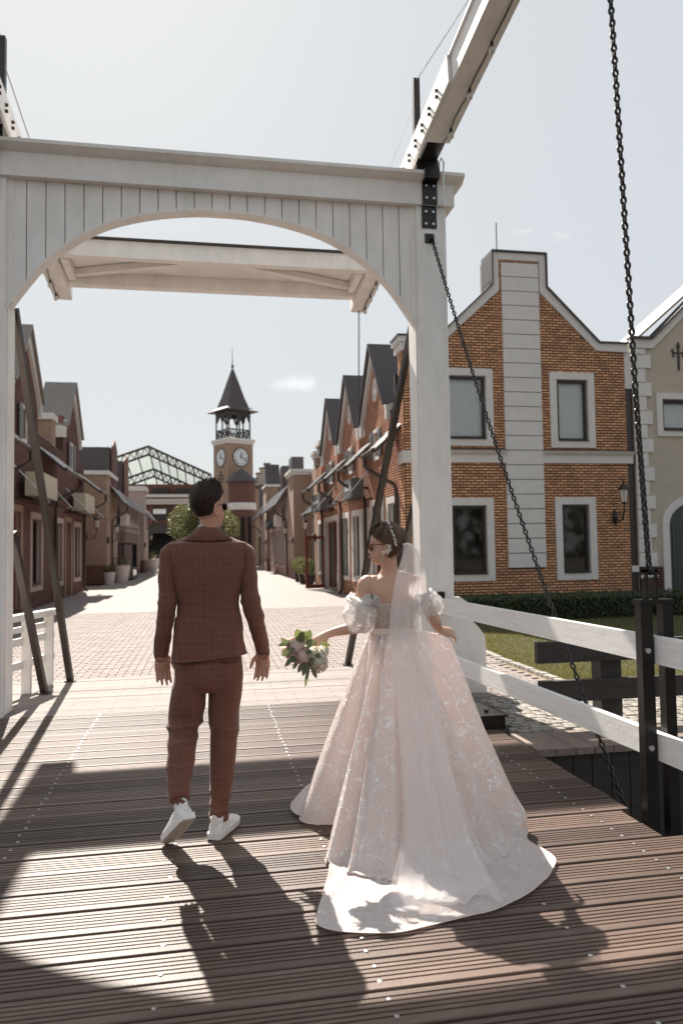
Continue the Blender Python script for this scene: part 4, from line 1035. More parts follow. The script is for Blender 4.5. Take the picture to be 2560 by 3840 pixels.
for j in (0, 2, 4):
    y = 80+j*4; dz = -(y-80)*.19
    m = MB()
    for a, b in ((lf,pk),(pk,rt)):
        m.bar((a[0],y,a[1]+dz-.12),(b[0],y,b[1]+dz-.12), .25,.22); m.bar((a[0],y,a[1]+dz-1.0),(b[0],y,b[1]+dz-1.0), .2,.2)
        n = 12
        for i in range(n):
            f = i/n; g_ = (i+.5)/n; h_ = (i+1)/n
            q = lambda f, o_: (a[0]+(b[0]-a[0])*f, y, a[1]+(b[1]-a[1])*f+dz-o_)
            m.bar(q(f,1.0),q(g_,.12),.09,.09); m.bar(q(g_,.12),q(h_,1.0),.09,.09)
    m.build('truss', 'truss', tr)
for a, b in ((lf,pk),(pk,rt)):
    for i in range(8):
        f = i/7; x = a[0]+(b[0]-a[0])*f; z = a[1]+(b[1]-a[1])*f
        MB().bar((x,80,z-.08),(x,100,z-.08-3.8), .10,.14).build('purlin', 'truss', tr)
for x in (-12,-8.1,-4.6,-1.6): MB().bar((x,80,6.9),(x,80,roofz(x)-1),.3,.3).build('column', 'truss', tr)
# clock tower
tw = thing('clock_tower', 'tan clock tower with two white clock faces, open belfry and pointed dark spire', 'clock tower', (3.0,72.5,0))
a_ = math.radians(29.5)       # turned so that one corner faces the bridge
c_, s_ = math.cos(a_), math.sin(a_)
TC = Vector((2.66,72.4,0)); W2 = 1.37
def tp(x, y): return (TC.x+x*c_-y*s_, TC.y+x*s_+y*c_)
def tbox(hw, z0, z1, hw2=None):
    hw2 = hw2 or hw; q = [tp(*p) for p in ((-hw,-hw),(hw,-hw),(hw,hw),(-hw,hw))]; r = [tp(*p) for p in ((-hw2,-hw2),(hw2,-hw2),(hw2,hw2),(-hw2,hw2))]
    return [(x,y,z0) for x,y in q]+[(x,y,z1) for x,y in r]
BXF = [(0,3,2,1),(4,5,6,7),(0,1,5,4),(1,2,6,5),(2,3,7,6),(3,0,4,7)]
MB().add(tbox(W2,0,11.85), BXF).build('shaft', 'tan', tw)
MB().add(tbox(W2+.08,11.75,12.0), BXF).add(tbox(W2+.18,12.0,12.25), BXF).build('cornice', 'stucco', tw)
ps = [(-1,-1),(1,-1),(1,1),(-1,1),(0,-1),(1,0),(0,1),(-1,0)]
hw = 1.17
for x, y in ps:
    q = tp(x*hw,y*hw); MB().bar((q[0],q[1],12.25),(q[0],q[1],15.0),.14,.14,up=(0,1,0)).build('belfry_post', 'truss', tw)
m = MB()
for k in range(4):
    a, b = tp(ps[k][0]*hw,ps[k][1]*hw), tp(ps[(k+1)%4][0]*hw,ps[(k+1)%4][1]*hw)
    m.bar((*a,13.15),(*b,13.15),.1,.1); m.bar((*a,12.45),(*b,12.45),.08,.08); m.bar((*a,14.75),(*b,14.75),.12,.35)
    for i in range(6):
        f, g_ = i/6, (i+1)/6; A_ = Vector((*a,0)).lerp(Vector((*b,0)), f); B_ = Vector((*a,0)).lerp(Vector((*b,0)), g_)
        m.bar((A_.x,A_.y,12.45),(B_.x,B_.y,13.15),.06,.06); m.bar((A_.x,A_.y,13.15),(B_.x,B_.y,12.45),.06,.06)
    for i in range(2):
        for s2 in (0,1):
            f = i*.5+(.03 if s2 == 0 else .47); g_ = i*.5+(.16 if s2 == 0 else .34)
            A_ = Vector((*a,0)).lerp(Vector((*b,0)), f); B_ = Vector((*a,0)).lerp(Vector((*b,0)), g_); m.bar((A_.x,A_.y,14.0),(B_.x,B_.y,14.7),.12,.16)
m.build('balustrade', 'truss', tw)
V = tbox(1.78,14.92,15.0); MB().add(V, BXF).build('eave', 'truss', tw)
prof = [(1.80,15.00),(1.45,15.16),(1.12,15.45),(.82,16.4),(.46,17.8),(.09,19.2)]
m = MB(); V = []
for hwk, z in prof: V += [(*tp(x*hwk,y*hwk),z) for x, y in ps[:4]]
m.add(V, [(4*i+j,4*i+(j+1)%4,4*i+4+(j+1)%4,4*i+4+j) for i in range(5) for j in range(4)]+[(20,21,22,23),(3,2,1,0)]); m.build('spire', 'slate', tw)
MB().lathe((TC.x,TC.y,19.1), [(.14,0),(.06,.2),(.16,.42),(.05,.62),(.03,1.2),(.01,2.4)], 8).build('finial', 'truss', tw)
def clock(fx, fy, zc=10.45, R_=.86):
    """face on the side whose outward normal is (fx, fy) in tower axes"""
    o_ = tp(fx*(W2+.001), fy*(W2+.001)); n_ = (fx*c_-fy*s_, fx*s_+fy*c_); u_ = (-n_[1], n_[0])
    Fk = ((o_[0],o_[1],zc),(u_[0],u_[1],0),(n_[0],n_[1],0),(0,0,1)); n = 32
    dial = MB(Fk).prism([(R_*math.cos(2*PI*k/n), R_*math.sin(2*PI*k/n)) for k in range(n)], .0, .03).build('clock_dial', 'clock', tw)
    rg = MB(Fk); pts = [((R_+.02)*math.cos(2*PI*k/n), .03, (R_+.02)*math.sin(2*PI*k/n)) for k in range(n+1)]; rg.tube(pts, .05, 6, cap=False).build('clock_rim', 'clockhand', dial)
    NUM = {1:'I',2:'II',3:'III',4:'IIII',5:'V',6:'VI',7:'VII',8:'VIII',9:'IX',10:'X',11:'XI',12:'XII'}
    m = MB(Fk)
    for h, s in NUM.items():
        th = PI/2-h*PI/6; tot = {'I':.045,'V':.09,'X':.09}; L_ = sum(tot[c] for c in s); x = -L_/2
        r_ = R_*.78
        def loc2(a, b): # a across, b radial
            ra = r_+b; return (ra*math.cos(th)+a*math.sin(th), .036, ra*math.sin(th)-a*math.cos(th))
        for c in s:
            wd = tot[c]
            if c == 'I': m.bar(loc2(x+wd/2,-.10), loc2(x+wd/2,.10), .006, .03)
            if c == 'V': m.bar(loc2(x,.10), loc2(x+wd/2,-.10), .006, .028); m.bar(loc2(x+wd,.10), loc2(x+wd/2,-.10), .006, .018)
            if c == 'X': m.bar(loc2(x,.10), loc2(x+wd,-.10), .006, .028); m.bar(loc2(x+wd,.10), loc2(x,-.10), .006, .018)
            x += wd
    m.build('numerals', 'clockhand', dial, kind='stuff')
    for hh, ln, wd in ((12.3,.42,.10),(3.65,.66,.07)):   # hands as read in the photograph
        th = PI/2-hh*PI/6; MB(Fk).bar((-.12*math.cos(th),.05+wd*.3,-.12*math.sin(th)),(ln*math.cos(th),.05+wd*.3,ln*math.sin(th)), .012, wd).build('clock_hand', 'clockhand', dial)
clock(0,-1); clock(-1,0)
# lettering area low on the left face: a few dark words, too blurred to read in the photograph
o_ = tp(-(W2+.002), 0); n_ = (-c_, -s_); u_ = (s_, -c_); Fk = ((o_[0],o_[1],0),(u_[0],u_[1],0),(n_[0],n_[1],0),(0,0,1)); m = MB(Fk)
for z, L_, n in ((9.02,.42,3),(8.72,.95,5),(8.42,1.25,7),(8.12,.8,4)):
    for k in range(n): m.box(-L_/2+L_*k/n, -L_/2+L_*(k+.72)/n, 0, .02, z-.085, z+.085)
m.build('lettering', 'clockhand', tw, kind='stuff')
ry = thing('round_pavilion', 'round brick stair turret with hipped dark roof at the foot of the clock tower', 'turret', (4.1,69.5,0))
MB().lathe((3.35,69.9,0), [(1.25,0),(1.25,7.9)], 12).build('wall', 'brickD', ry)
MB().lathe((3.35,69.9,5.3), [(1.29,0),(1.34,.1),(1.34,.55),(1.29,.65)], 12).build('band', 'stucco', ry)
MB().lathe((3.35,69.9,7.9), [(1.50,0),(1.50,.12),(.85,.75),(.05,1.3)], 8).build('roof', 'slate', ry)
for k in range(3):
    a = -PI/2-.5+k*.5; MB().box(3.35+1.22*math.cos(a)-.2,3.35+1.22*math.cos(a)+.2,69.9+1.26*math.sin(a)-.03,69.9+1.26*math.sin(a)+.03,2.0,4.6).build('window', 'darkroom', ry)
sg = thing('stepped_gable_house', 'distant pale house with stepped gable right of the clock tower', 'house', (7,84,0))
prof = [(5.0,0),(5.0,9.6),(5.7,9.6),(5.7,10.2),(6.1,10.2),(6.1,10.8),(6.6,10.8),(6.6,11.3),(7.2,11.3),(7.2,10.8),(7.7,10.8),(7.7,10.2),(8.2,10.2),(8.2,9.6),(8.9,9.6),(8.9,0)]
MB(FF(84)).prism(prof, -1.0, 0).build('wall', 'beige', sg)
m = MB(FF(84)); 
for a, b in zip(prof[1:-2:2], prof[2:-1:2]): m.box(min(a[0],b[0])-.08,max(a[0],b[0])+.08,-1.05,.1,max(a[1],b[1]),max(a[1],b[1])+.12)
m.build('coping', 'slate', sg)
MB().box(4.4,9,80,84,0,8.2).build('lower_block', 'tan', sg)
MB().box(4.3,9.1,79.8,84.2,8.2,8.5).build('roof_edge', 'slate', sg)
# beyond the canal, behind the camera: dark trees and a brick house that the windows mirror
bt = thing('canal_trees', 'belt of dark trees across the canal, mirrored in the lower windows of the ochre house', 'trees', (8,-62,0)); bt['kind'] = 'stuff'
p = []
for k in range(26):
    cx, cy, r_ = -45+k*5.0+RNG.normal()*1.2, -62+RNG.normal()*3, RNG.uniform(3.6,5.0)
    for i in range(260): d = RNG.normal(size=3); d /= np.linalg.norm(d); p.append((cx+d[0]*r_, cy+d[1]*r_, max(.2, 4.6+d[2]*r_*1.1)))
leaf_cloud(p, .8).build('foliage', 'leafdark', bt, nofix=True, kind='stuff')
# round tree at the end of the street
tree = thing('round_tree', 'round leafy green tree at the end of the street behind the man', 'tree', (-.2,56,0))
MB().tube([(-.2,56,0),(-.18,56,.9),(-.25,56,2.0),(-.2,56,3.2)], [.22,.17,.14,.06], 8).build('trunk', 'bark', tree)
m = MB()
for k in range(7): a = k*.9; m.tube([(-.22,56,1.7),(-.2+1.0*math.cos(a),56+1.0*math.sin(a),3.0+.3*math.sin(k)),(-.2+1.8*math.cos(a),56+1.8*math.sin(a),3.6)], [.08,.05,.02], 5)
m.build('branches', 'bark', tree)
p = []
lobes = [(-1.1,56,3.5,1.75),(.8,56,3.3,1.7),(-.2,56,3.9,1.45),(-.2,56.8,3.3,1.8)]
for i in range(15000):
    L_ = lobes[i % 4]; d = RNG.normal(size=3); d /= np.linalg.norm(d); q = L_[3]*(.45+.6*RNG.random()**.4)*(1+.13*math.sin(7*d[0]+3*i%4)*math.cos(6*d[2]))
    p.append((L_[0]+d[0]*q, L_[1]+d[1]*q, L_[2]+d[2]*q*.92))
leaf_cloud(p, .085).build('crown', 'leaf', tree, nofix=True)
# ================================================================== people
M['skin_m'] = mat('skin_man', (.50,.27,.19), .5, noise=(30,.06,4), Subsurface_Weight=.12, Subsurface_Scale=.01)
M['skin_b'] = mat('skin_bride', (.56,.33,.235), .45, noise=(25,.05,4), Subsurface_Weight=.15, Subsurface_Scale=.01)
M['hair_m'] = mat('dark_brown_hair', (.030,.017,.011), .5, spec=.22, noise=(60,.5,4), bump=(220,.5,.002))
M['hair_b'] = mat('brown_hair', (.115,.058,.030), .40, noise=(14,.55,6,(9,9,2)), bump=(120,.6,.003))
M['shoe'] = mat('white_leather', (.74,.72,.70), .45, bump=(60,.15,.002))
M['sole'] = mat('shoe_sole', (.50,.44,.37), .6)
M['blackgl'] = mat('black_lens', (.01,.01,.01), .08)
M['tort'] = mat('tortoise_frame', (.16,.035,.012), .2, noise=(60,.6,3))
M['shirt'] = mat('white_shirt', (.72,.72,.74), .7)
M['lips'] = mat('lips', (.42,.09,.08), .4)
M['teeth'] = mat('teeth', (.8,.78,.74), .3)
M['pearl'] = mat('pearl', (.8,.77,.73), .2)
M['button'] = mat('suit_button', (.03,.015,.01), .4)
# ---- checked suit cloth
sm_ = bpy.data.materials.new('checked_suit_cloth'); sm_.use_nodes = True; t = sm_.node_tree; b = t.nodes['Principled BSDF']
b.inputs['Roughness'].default_value = .85; b.inputs['Sheen Weight'].default_value = .25; b.inputs['Sheen Roughness'].default_value = .4
tc = t.nodes.new('ShaderNodeTexCoord'); sp = t.nodes.new('ShaderNodeSeparateXYZ'); nzz = t.nodes.new('ShaderNodeTexNoise'); nzz.inputs['Scale'].default_value = 9
vadd = t.nodes.new('ShaderNodeVectorMath'); vadd.operation = 'MULTIPLY_ADD'; vadd.inputs[1].default_value = (.006,.006,.006)
t.links.new(tc.outputs['Object'], nzz.inputs['Vector']); t.links.new(nzz.outputs['Color'], vadd.inputs[0]); t.links.new(tc.outputs['Object'], vadd.inputs[2])
t.links.new(vadd.outputs[0], sp.inputs[0])
def mth(op, a, b_=None, c=None):
    n = t.nodes.new('ShaderNodeMath'); n.operation = op
    for i, q in enumerate((a, b_, c)):
        if q is None: continue
        if hasattr(q, 'is_linked') or hasattr(q, 'links'): t.links.new(q, n.inputs[i])
        else: n.inputs[i].default_value = q
    return n.outputs[0]
def stripes(sock, period, width):
    return mth('LESS_THAN', mth('PINGPONG', sock, period/2), width/2)
l1 = stripes(sp.outputs[2], .0345, .0022); xy = mth('ADD', sp.outputs[0], mth('MULTIPLY', sp.outputs[1], .6)); l2 = stripes(xy, .031, .0020)
d1 = stripes(mth('ADD', sp.outputs[2], .017), .0345, .010); d2 = stripes(mth('ADD', xy, .0155), .031, .009)
lines = mth('MINIMUM', mth('ADD', l1, l2), 1.0); dk = mth('MULTIPLY', mth('ADD', d1, d2), .05)
mix = t.nodes.new('ShaderNodeMix'); mix.data_type = 'RGBA'; mix.inputs[6].default_value = (.142,.053,.032,1); mix.inputs[7].default_value = (.24,.125,.085,1)
t.links.new(mth('MULTIPLY', lines, .36), mix.inputs[0])
mix2 = t.nodes.new('ShaderNodeMix'); mix2.data_type = 'RGBA'; mix2.inputs[7].default_value = (.05,.02,.014,1)
t.links.new(dk, mix2.inputs[0]); t.links.new(mix.outputs[2], mix2.inputs[6]); t.links.new(mix2.outputs[2], b.inputs['Base Color'])
wv = t.nodes.new('ShaderNodeTexNoise'); wv.inputs['Scale'].default_value = 700; bn = t.nodes.new('ShaderNodeBump'); bn.inputs['Strength'].default_value = .25; bn.inputs['Distance'].default_value = .001
t.links.new(tc.outputs['Object'], wv.inputs['Vector']); t.links.new(wv.outputs[0], bn.inputs['Height']); t.links.new(bn.outputs[0], b.inputs['Normal'])
M['suit'] = sm_

def loft(keys, nr=40, ns=40, sup=2.0, disp=None, mb=None, F=None, cap=True):
    """closed tube through keys (x,y,z, r1, r2[, azimuth of r1]); rings lie across the path"""
    K = smooth_keys([list(k)+[0]*(6-len(k)) for k in keys], nr); m = mb or MB(); V = []
    C = K[:, :3]; up = None
    for i in range(nr):
        tvec = Vector(C[min(i+1, nr-1)]-C[max(i-1, 0)])
        if tvec.length < 1e-6: tvec = Vector((0,0,1))
        tvec.normalize()
        e1 = Vector((math.cos(K[i,5]), math.sin(K[i,5]), 0)); e1 = (e1-tvec*e1.dot(tvec)).normalized(); e2 = tvec.cross(e1)
        r1, r2 = max(K[i,3],.0008), max(K[i,4],.0008)
        for j in range(ns):
            a = 2*PI*j/ns; ca, sa = math.cos(a), math.sin(a)
            q = (abs(ca)**sup+abs(sa)**sup)**(-1/sup)
            p = Vector(C[i])+e1*(r1*ca*q)+e2*(r2*sa*q); n = (e1*ca+e2*sa).normalized()
            if disp: p = p+n*disp(p, a, i/(nr-1))
            V.append(tuple(p))
    Fc = [(i*ns+j, i*ns+(j+1)%ns, (i+1)*ns+(j+1)%ns, (i+1)*ns+j) for i in range(nr-1) for j in range(ns)]
    if cap: Fc += [tuple(range(ns-1,-1,-1)), tuple((nr-1)*ns+j for j in range(ns))]
    m.add(V, Fc); return m
def remesh(o, vox, it=4, fac=.5):
    r_ = o.modifiers.new('remesh', 'REMESH'); r_.mode = 'VOXEL'; r_.voxel_size = vox; r_.use_smooth_shade = True
    s_ = o.modifiers.new('smooth', 'SMOOTH'); s_.factor = fac; s_.iterations = it
    return o
T_ = [0,.05,.10,.16,.20,.245,.29,.34,.40,.46,.52,.57,.64,.72,.80,.88,.94,.985,1.0]
FRN = [.058,.078,.086,.081,.090,.084,.089,.086,.083,.080,.077,.086,.088,.084,.074,.054,.033,.012,.0]
BCK = [.030,.010,-.012,-.030,-.040,-.050,-.060,-.068,-.076,-.083,-.089,-.093,-.096,-.094,-.086,-.068,-.045,-.018,.0]
HWD = [.016,.030,.040,.048,.053,.057,.061,.064,.067,.070,.072,.074,.076,.075,.069,.055,.037,.015,.001]
def head_pts(H, nose=1.0, grow=0.0, t0=0.0, t1=1.0, nr=56, ns=64, jit=None, fem=0):
    """rings of a head, local axes x right, y forward, z up from the chin"""
    V = []
    for i in range(nr):
        tt = t0+(t1-t0)*i/(nr-1)
        yf, ybk, hw = (float(np.interp(tt, T_, q)) for q in (FRN, BCK, HWD))
        if fem: hw *= .95
        cy, ry = (yf+ybk)/2, (yf-ybk)/2+grow; hw += grow
        for j in range(ns):
            a = 2*PI*j/ns; sx, cyy = math.sin(a), math.cos(a); p_ = 2.15
            q = (abs(sx)**p_+abs(cyy)**p_)**(-1/p_)
            x, y, z = hw*sx*q, cy+ry*cyy*q, tt*H
            if grow == 0 or t0 > 9:
                g_ = math.exp(-(x/.011)**2)
                if y > 0:
                    if .30 < tt < .56: y += nose*g_*.026*max(0, min(1, (.56-tt)/.20))*(1 if tt > .335 else max(0, (tt-.30)/.035))
                    y += .004*math.exp(-((tt-.225)/.02)**2)*math.exp(-(x/.022)**2)      # lips
                    y -= .006*math.exp(-((tt-.50)/.035)**2)*(math.exp(-((abs(x)-.031)/.014)**2))  # eye sockets
                    y += .003*math.exp(-((tt-.40)/.06)**2)*math.exp(-((abs(x)-.045)/.018)**2)   # cheeks
            if jit: k = jit(x, y, z, tt); x *= 1+k; y = cy+(y-cy)*(1+k); z += k*.04
            V.append((x, y, z))
    Fc = [(i*ns+j, i*ns+(j+1)%ns, (i+1)*ns+(j+1)%ns, (i+1)*ns+j) for i in range(nr-1) for j in range(ns)]
    Fc += [tuple(range(ns)), tuple((nr-1)*ns+j for j in range(ns))]
    return V, Fc
def headframe(c, yaw, pitch, roll, sc=1.0):
    """c = base of the chin-to-crown axis; yaw about z (0 faces +Y, positive turns to +X)"""
    return Matrix.Translation(c) @ Matrix.Rotation(-yaw, 4, 'Z') @ Matrix.Rotation(-pitch, 4, 'X') @ Matrix.Rotation(roll, 4, 'Y') @ Matrix.Scale(sc, 4)
def xf(Mx, V): return [tuple(Mx @ Vector(v)) for v in V]
def add_ear(m, Mx, side, H, yc=-.012, tc=.43):
    z0 = H*tc; x0 = side*.076; V = []; n = 14; 
    pts = []
    for k in range(n+1):
        a = -PI*.55+2*PI*.92*k/n; pts.append(tuple(Mx @ Vector((x0+side*(.006+.006*math.cos(a-.4)), yc-.004+.015*math.cos(a+PI), z0+.030*math.sin(a)))))
    m.tube(pts, .0058, 6)
    V = []
    for k in range(12): a = 2*PI*k/12; V.append((x0+side*.004, yc+.013*math.cos(a), z0+.027*math.sin(a)))
    V2 = [(v[0]-side*.012, v[1]*.9, v[2]) for v in V]
    m.add(xf(Mx, V+V2), [tuple(range(12)), tuple(range(23,11,-1))]+[(k,(k+1)%12,(k+1)%12+12,k+12) for k in range(12)])
def hand(m, wrist, d, palm_n, side, L=.185, curl=.5, spread=.12, thumb_out=.8, finger_dirs=None):
    """wrist point, d = direction of fingers, palm_n = outward normal of the palm, side=+1 thumb towards d x palm_n"""
    w = Vector(wrist); d = Vector(d).normalized(); n = Vector(palm_n); n = (n-d*n.dot(d)).normalized(); s_ = d.cross(n)*side
    pl = L*.50; pw = L*.21
    # palm: flattened loft
    ks = []
    for f, hw, th in ((-.10,.030,.021),(0,.028,.019),(.25,.034,.018),(.6,.041,.016),(.92,.041,.013),(1.02,.034,.009)):
        ks.append((f, hw*L/.19, th*L/.19))
    V = []; ns = 16
    for f, hw, th in ks:
        c = w+d*(pl*f)
        for j in range(ns): a = 2*PI*j/ns; V.append(tuple(c+s_*(hw*math.cos(a))+n*(th*math.sin(a))))
    k = len(ks)
    m.add(V, [(i*ns+j, i*ns+(j+1)%ns, (i+1)*ns+(j+1)%ns, (i+1)*ns+j) for i in range(k-1) for j in range(ns)]+[tuple(range(ns-1,-1,-1)), tuple((k-1)*ns+j for j in range(ns))])
    for q, (off, ln) in enumerate(((.78,.40),(.28,.45),(-.25,.42),(-.76,.33))):
        base = w+d*(pl*.9)+s_*(pw*off*.95); a = curl*(1+.18*q) if not hasattr(curl, '__len__') else curl[q]
        dr = (d+s_*(off*spread)).normalized(); p = base; pts = [tuple(base-d*.012), tuple(base)]; ln *= L; ang = 0
        for sgm in (.42,.32,.26):
            ang += a*(.75 if sgm == .42 else 1)
            dd = dr*math.cos(ang)+n*math.sin(ang); p = p+dd*(ln*sgm); pts.append(tuple(p))
        r0 = .0088*L/.185; m.tube(pts, [r0,r0,r0*.98,r0*.88,r0*.66], 8)
    tb = w+d*(pl*.20)+s_*(pw*.62)
    t1 = (d*.72+s_*thumb_out+n*.35).normalized(); t2 = (d*.95+s_*thumb_out*.35+n*.45).normalized()
    p1 = tb+t1*(L*.20); p2 = p1+t2*(L*.17); p3 = p2+t2*(L*.10)
    m.tube([tuple(tb-t1*.01), tuple(tb), tuple(p1), tuple(p2), tuple(p3)], [.012*L/.185,.0125*L/.185,.0105*L/.185,.0092*L/.185,.006*L/.185], 8)

# ------------------------------------------------------------------ the man
man = thing('person', 'person in brown checked suit and white sneakers walking away with head turned right', 'person', (0.01,4.08,0))
HM = .246; Mh = headframe((.020,4.110,1.618), math.radians(50), math.radians(-4), 0)
body = MB()
V, Fc = head_pts(HM); body.add(xf(Mh, V), Fc)
add_ear(body, Mh, 1, HM); add_ear(body, Mh, -1, HM)
loft([(.012,4.13,1.48,.075,.065),(.012,4.125,1.56,.056,.056),(.018,4.115,1.63,.052,.056),(.022,4.11,1.68,.052,.058),(.025,4.11,1.72,.045,.055)], 16, 24, mb=body)
loft([(.012,4.13,.90,.13,.08),(.012,4.13,1.1,.12,.08),(.012,4.13,1.3,.14,.09),(.012,4.13,1.45,.15,.08),(.012,4.13,1.52,.08,.06)], 16, 24, mb=body)
wl, wr = (-.238,4.135,.955), (.309,4.150,.945)
loft([(-.15,4.13,1.46,.045,.045),(-.20,4.12,1.40,.04,.04),(-.205,4.10,1.21,.036,.036),(-.225,4.12,1.08,.032,.032),(*wl,.024,.030)], 18, 16, mb=body)
loft([(.18,4.13,1.46,.045,.045),(.22,4.12,1.40,.04,.04),(.243,4.10,1.21,.036,.036),(.285,4.13,1.06,.032,.032),(*wr,.024,.030)], 18, 16, mb=body)
for x, xk, xa, yk, ya, zk, za in ((-.09,-.12,-.135,4.13,3.90,.53,.26),(.10,.092,.055,4.15,4.07,.53,.10)):
    loft([(x,4.13,.92,.075,.08),(x,4.13,.75,.07,.07),(xk,yk,zk,.05,.055),((xk+xa)/2,(yk+ya)/2,(zk+za)/2,.045,.048),(xa,ya,za,.032,.036),(xa,ya+.0,za-.06,.03,.034)], 20, 16, mb=body)
hand(body, wl, (.06,.12,-1), (.25,-1,-.1), -1, L=.198, curl=(.16,.22,.20,.16), spread=.10, thumb_out=.62)
hand(body, wr, (-.05,.12,-1), (-.35,-1,-.1), 1, L=.198, curl=(.36,.44,.38,.30), spread=.08, thumb_out=.60)
bo = remesh(body.build('body', 'skin_m', man, smooth=True), .0042, 3)
# hair: a cropped cap with a raised top, thousands of fine tips
def hairline(a_side, tt): return tt
hm = MB(); nr, ns = 34, 64; V = []
for i in range(nr):
    for j in range(ns):
        a = 2*PI*j/ns; fy = math.cos(a); side = abs(math.sin(a))
        tl = .30+.0*side                      # nape
        lo = float(np.interp(fy, [-1,-.55,-.2,-.02,.18,.5,1], [.30,.33,.43,.60,.62,.76,.80]))
        tt = lo+(1.0-lo)*(i/(nr-1))
        yf, ybk, hw = (float(np.interp(tt, T_, q)) for q in (FRN, BCK, HWD))
        topk = max(0, (tt-.62)/.38); g_ = .0015+.004*min(1, (tt-lo)/.12)+.017*topk*(1.0+.35*max(fy,0))
        g_ += .0022*fbm(math.sin(a)*6, math.cos(a)*6, tt*14)*topk*2
        cy, ry = (yf+ybk)/2, (yf-ybk)/2+g_; hw += g_; p_ = 2.15; sx = math.sin(a)
        q = (abs(sx)**p_+abs(fy)**p_)**(-1/p_)
        V.append((hw*sx*q, cy+ry*fy*q, tt*HM+g_*topk*.9))
Fc = [(i*ns+j, i*ns+(j+1)%ns, (i+1)*ns+(j+1)%ns, (i+1)*ns+j) for i in range(nr-1) for j in range(ns)]+[tuple((nr-1)*ns+j for j in range(ns))]
hm.add(xf(Mh, V), Fc)
hV = [Vector(v) for v in xf(Mh, V)]; cen = Mh @ Vector((0,-.005,.13)); fwd = (Mh.to_3x3() @ Vector((0,1,.35))).normalized()
for k in range(4800):
    i = int(RNG.integers(0, len(hV))); row = i//ns; p = hV[i]+Vector(RNG.normal(size=3))*.003; n = (p-cen).normalized()
    ln = (.004+.026*(row/nr)**1.4)*RNG.uniform(.5,1.2); tip = p+(n*.55+fwd*(.9 if row > nr*.45 else .0)+Vector((0,0,-.5 if row < nr*.4 else .1))).normalized()*ln
    e = n.cross(Vector(RNG.normal(size=3))).normalized()*.0011; b_ = len(hm.v); hm.v += [tuple(p-e), tuple(p+e), tuple(tip)]; hm.f.append((b_,b_+1,b_+2))
hm.build('hair', 'hair_m', man, smooth=True, nofix=True)
# sunglasses
def glasses(Mx, H, owner, frame, lensm, zt=.515):
    z = H*zt; m = MB()
    for s_ in (-1,1): m.tube(xf(Mx, [(s_*.070,.066,z+.008),(s_*.0765,.03,z+.008),(s_*.078,-.005,z+.004),(s_*.074,-.028,z-.010)]), .0020, 5)
    for s_ in (-1,1):
        pts = [(s_*.034+.027*math.cos(a), .088-.008*abs(s_*.034+.027*math.cos(a))/.06, z-.006+.021*math.sin(a)) for a in np.linspace(0, 2*PI, 17)]; m.tube(xf(Mx, pts), .0026, 5, cap=False)
    m.tube(xf(Mx, [(-.008,.092,z+.004),(.008,.092,z+.004)]), .0022, 5).tube(xf(Mx, [(-.060,.082,z+.010),(-.071,.066,z+.009)]), .003, 5).tube(xf(Mx, [(.060,.082,z+.010),(.071,.066,z+.009)]), .003, 5)
    g_ = m.build('sunglasses', frame, owner)
    for s_ in (-1,1):
        V = [(s_*.034+.026*math.cos(a), .088-.008*abs(s_*.034+.026*math.cos(a))/.06, z-.006+.020*math.sin(a)) for a in np.linspace(0, 2*PI, 17)[:-1]]
        V2 = [(x, y-.002, z_) for x, y, z_ in V]
        MB().add(xf(Mx, V+V2), [tuple(range(16)), tuple(range(31,15,-1))]+[(k,(k+1)%16,(k+1)%16+16,k+16) for k in range(16)]).build('lens', lensm, g_)
glasses(Mh, HM, man, 'blackgl', 'blackgl')
# jacket
def jd(p, a, tt):
    z = p.z; w_ = .009*fbm(p.x*5+5, p.y*3, z*8)+.004*fbm(p.x*16, p.y*6, z*26+p.x*12)
    w_ += .004*math.exp(-((z-1.17)/.05)**2)*math.sin(z*120+p.x*18)*.5      # waist creases
    if z < 1.14: w_ += .006*math.exp(-((abs(p.x-.012)-.145)/.016)**2)*(1.14-z)/.2*2   # vents
    w_ -= .0035*math.exp(-((p.x-.012)/.0035)**2)*(p.y < 4.1)               # centre seam
    return w_
jk = MB()
loft([(.016,4.13,.928,.206,.136),(.014,4.13,.96,.199,.132),(.012,4.13,1.04,.188,.126),(.012,4.13,1.12,.178,.118),(.012,4.13,1.20,.167,.112),(.012,4.13,1.29,.178,.118),(.010,4.125,1.38,.198,.122),
      (.010,4.125,1.45,.212,.118),(.010,4.125,1.505,.214,.104),(.010,4.13,1.538,.218,.090),(.010,4.13,1.557,.168,.072),(.010,4.125,1.576,.112,.060),(.010,4.12,1.592,.066,.052)], 84, 110, 2.5, jd, jk)
def sd_(p, a, tt):
    z = p.z; w_ = .007*fbm(p.x*10, p.y*10, z*16)
    for zc, am in ((1.22,.0055),(1.17,.005),(1.26,.004),(1.11,.004),(1.03,.003),(1.42,.004)): w_ += am*math.exp(-((z-zc+.25*(p.x-.2*np.sign(p.x)))/.012)**2)*(.5+.5*math.sin(a*1.0+zc*40))
    return w_
for K in ([(-.160,4.13,1.502,.046,.064),(-.195,4.125,1.488,.050,.066),(-.2,4.12,1.41,.050,.062),(-.203,4.11,1.31,.050,.058),(-.204,4.095,1.215,.050,.054),(-.218,4.10,1.12,.046,.050),(-.236,4.12,1.01,.042,.046),(-.242,4.135,.955,.042,.045),(-.2425,4.136,.948,.036,.040)],
          [(.183,4.13,1.500,.046,.064),(.218,4.125,1.484,.050,.066),(.224,4.12,1.41,.050,.062),(.230,4.11,1.31,.050,.058),(.243,4.095,1.205,.051,.054),(.268,4.11,1.11,.047,.050),(.296,4.13,1.00,.041,.046),(.309,4.148,.945,.040,.045),(.3095,4.149,.938,.034,.040)]):
    loft(K, 70, 44, 2.1, sd_, jk)
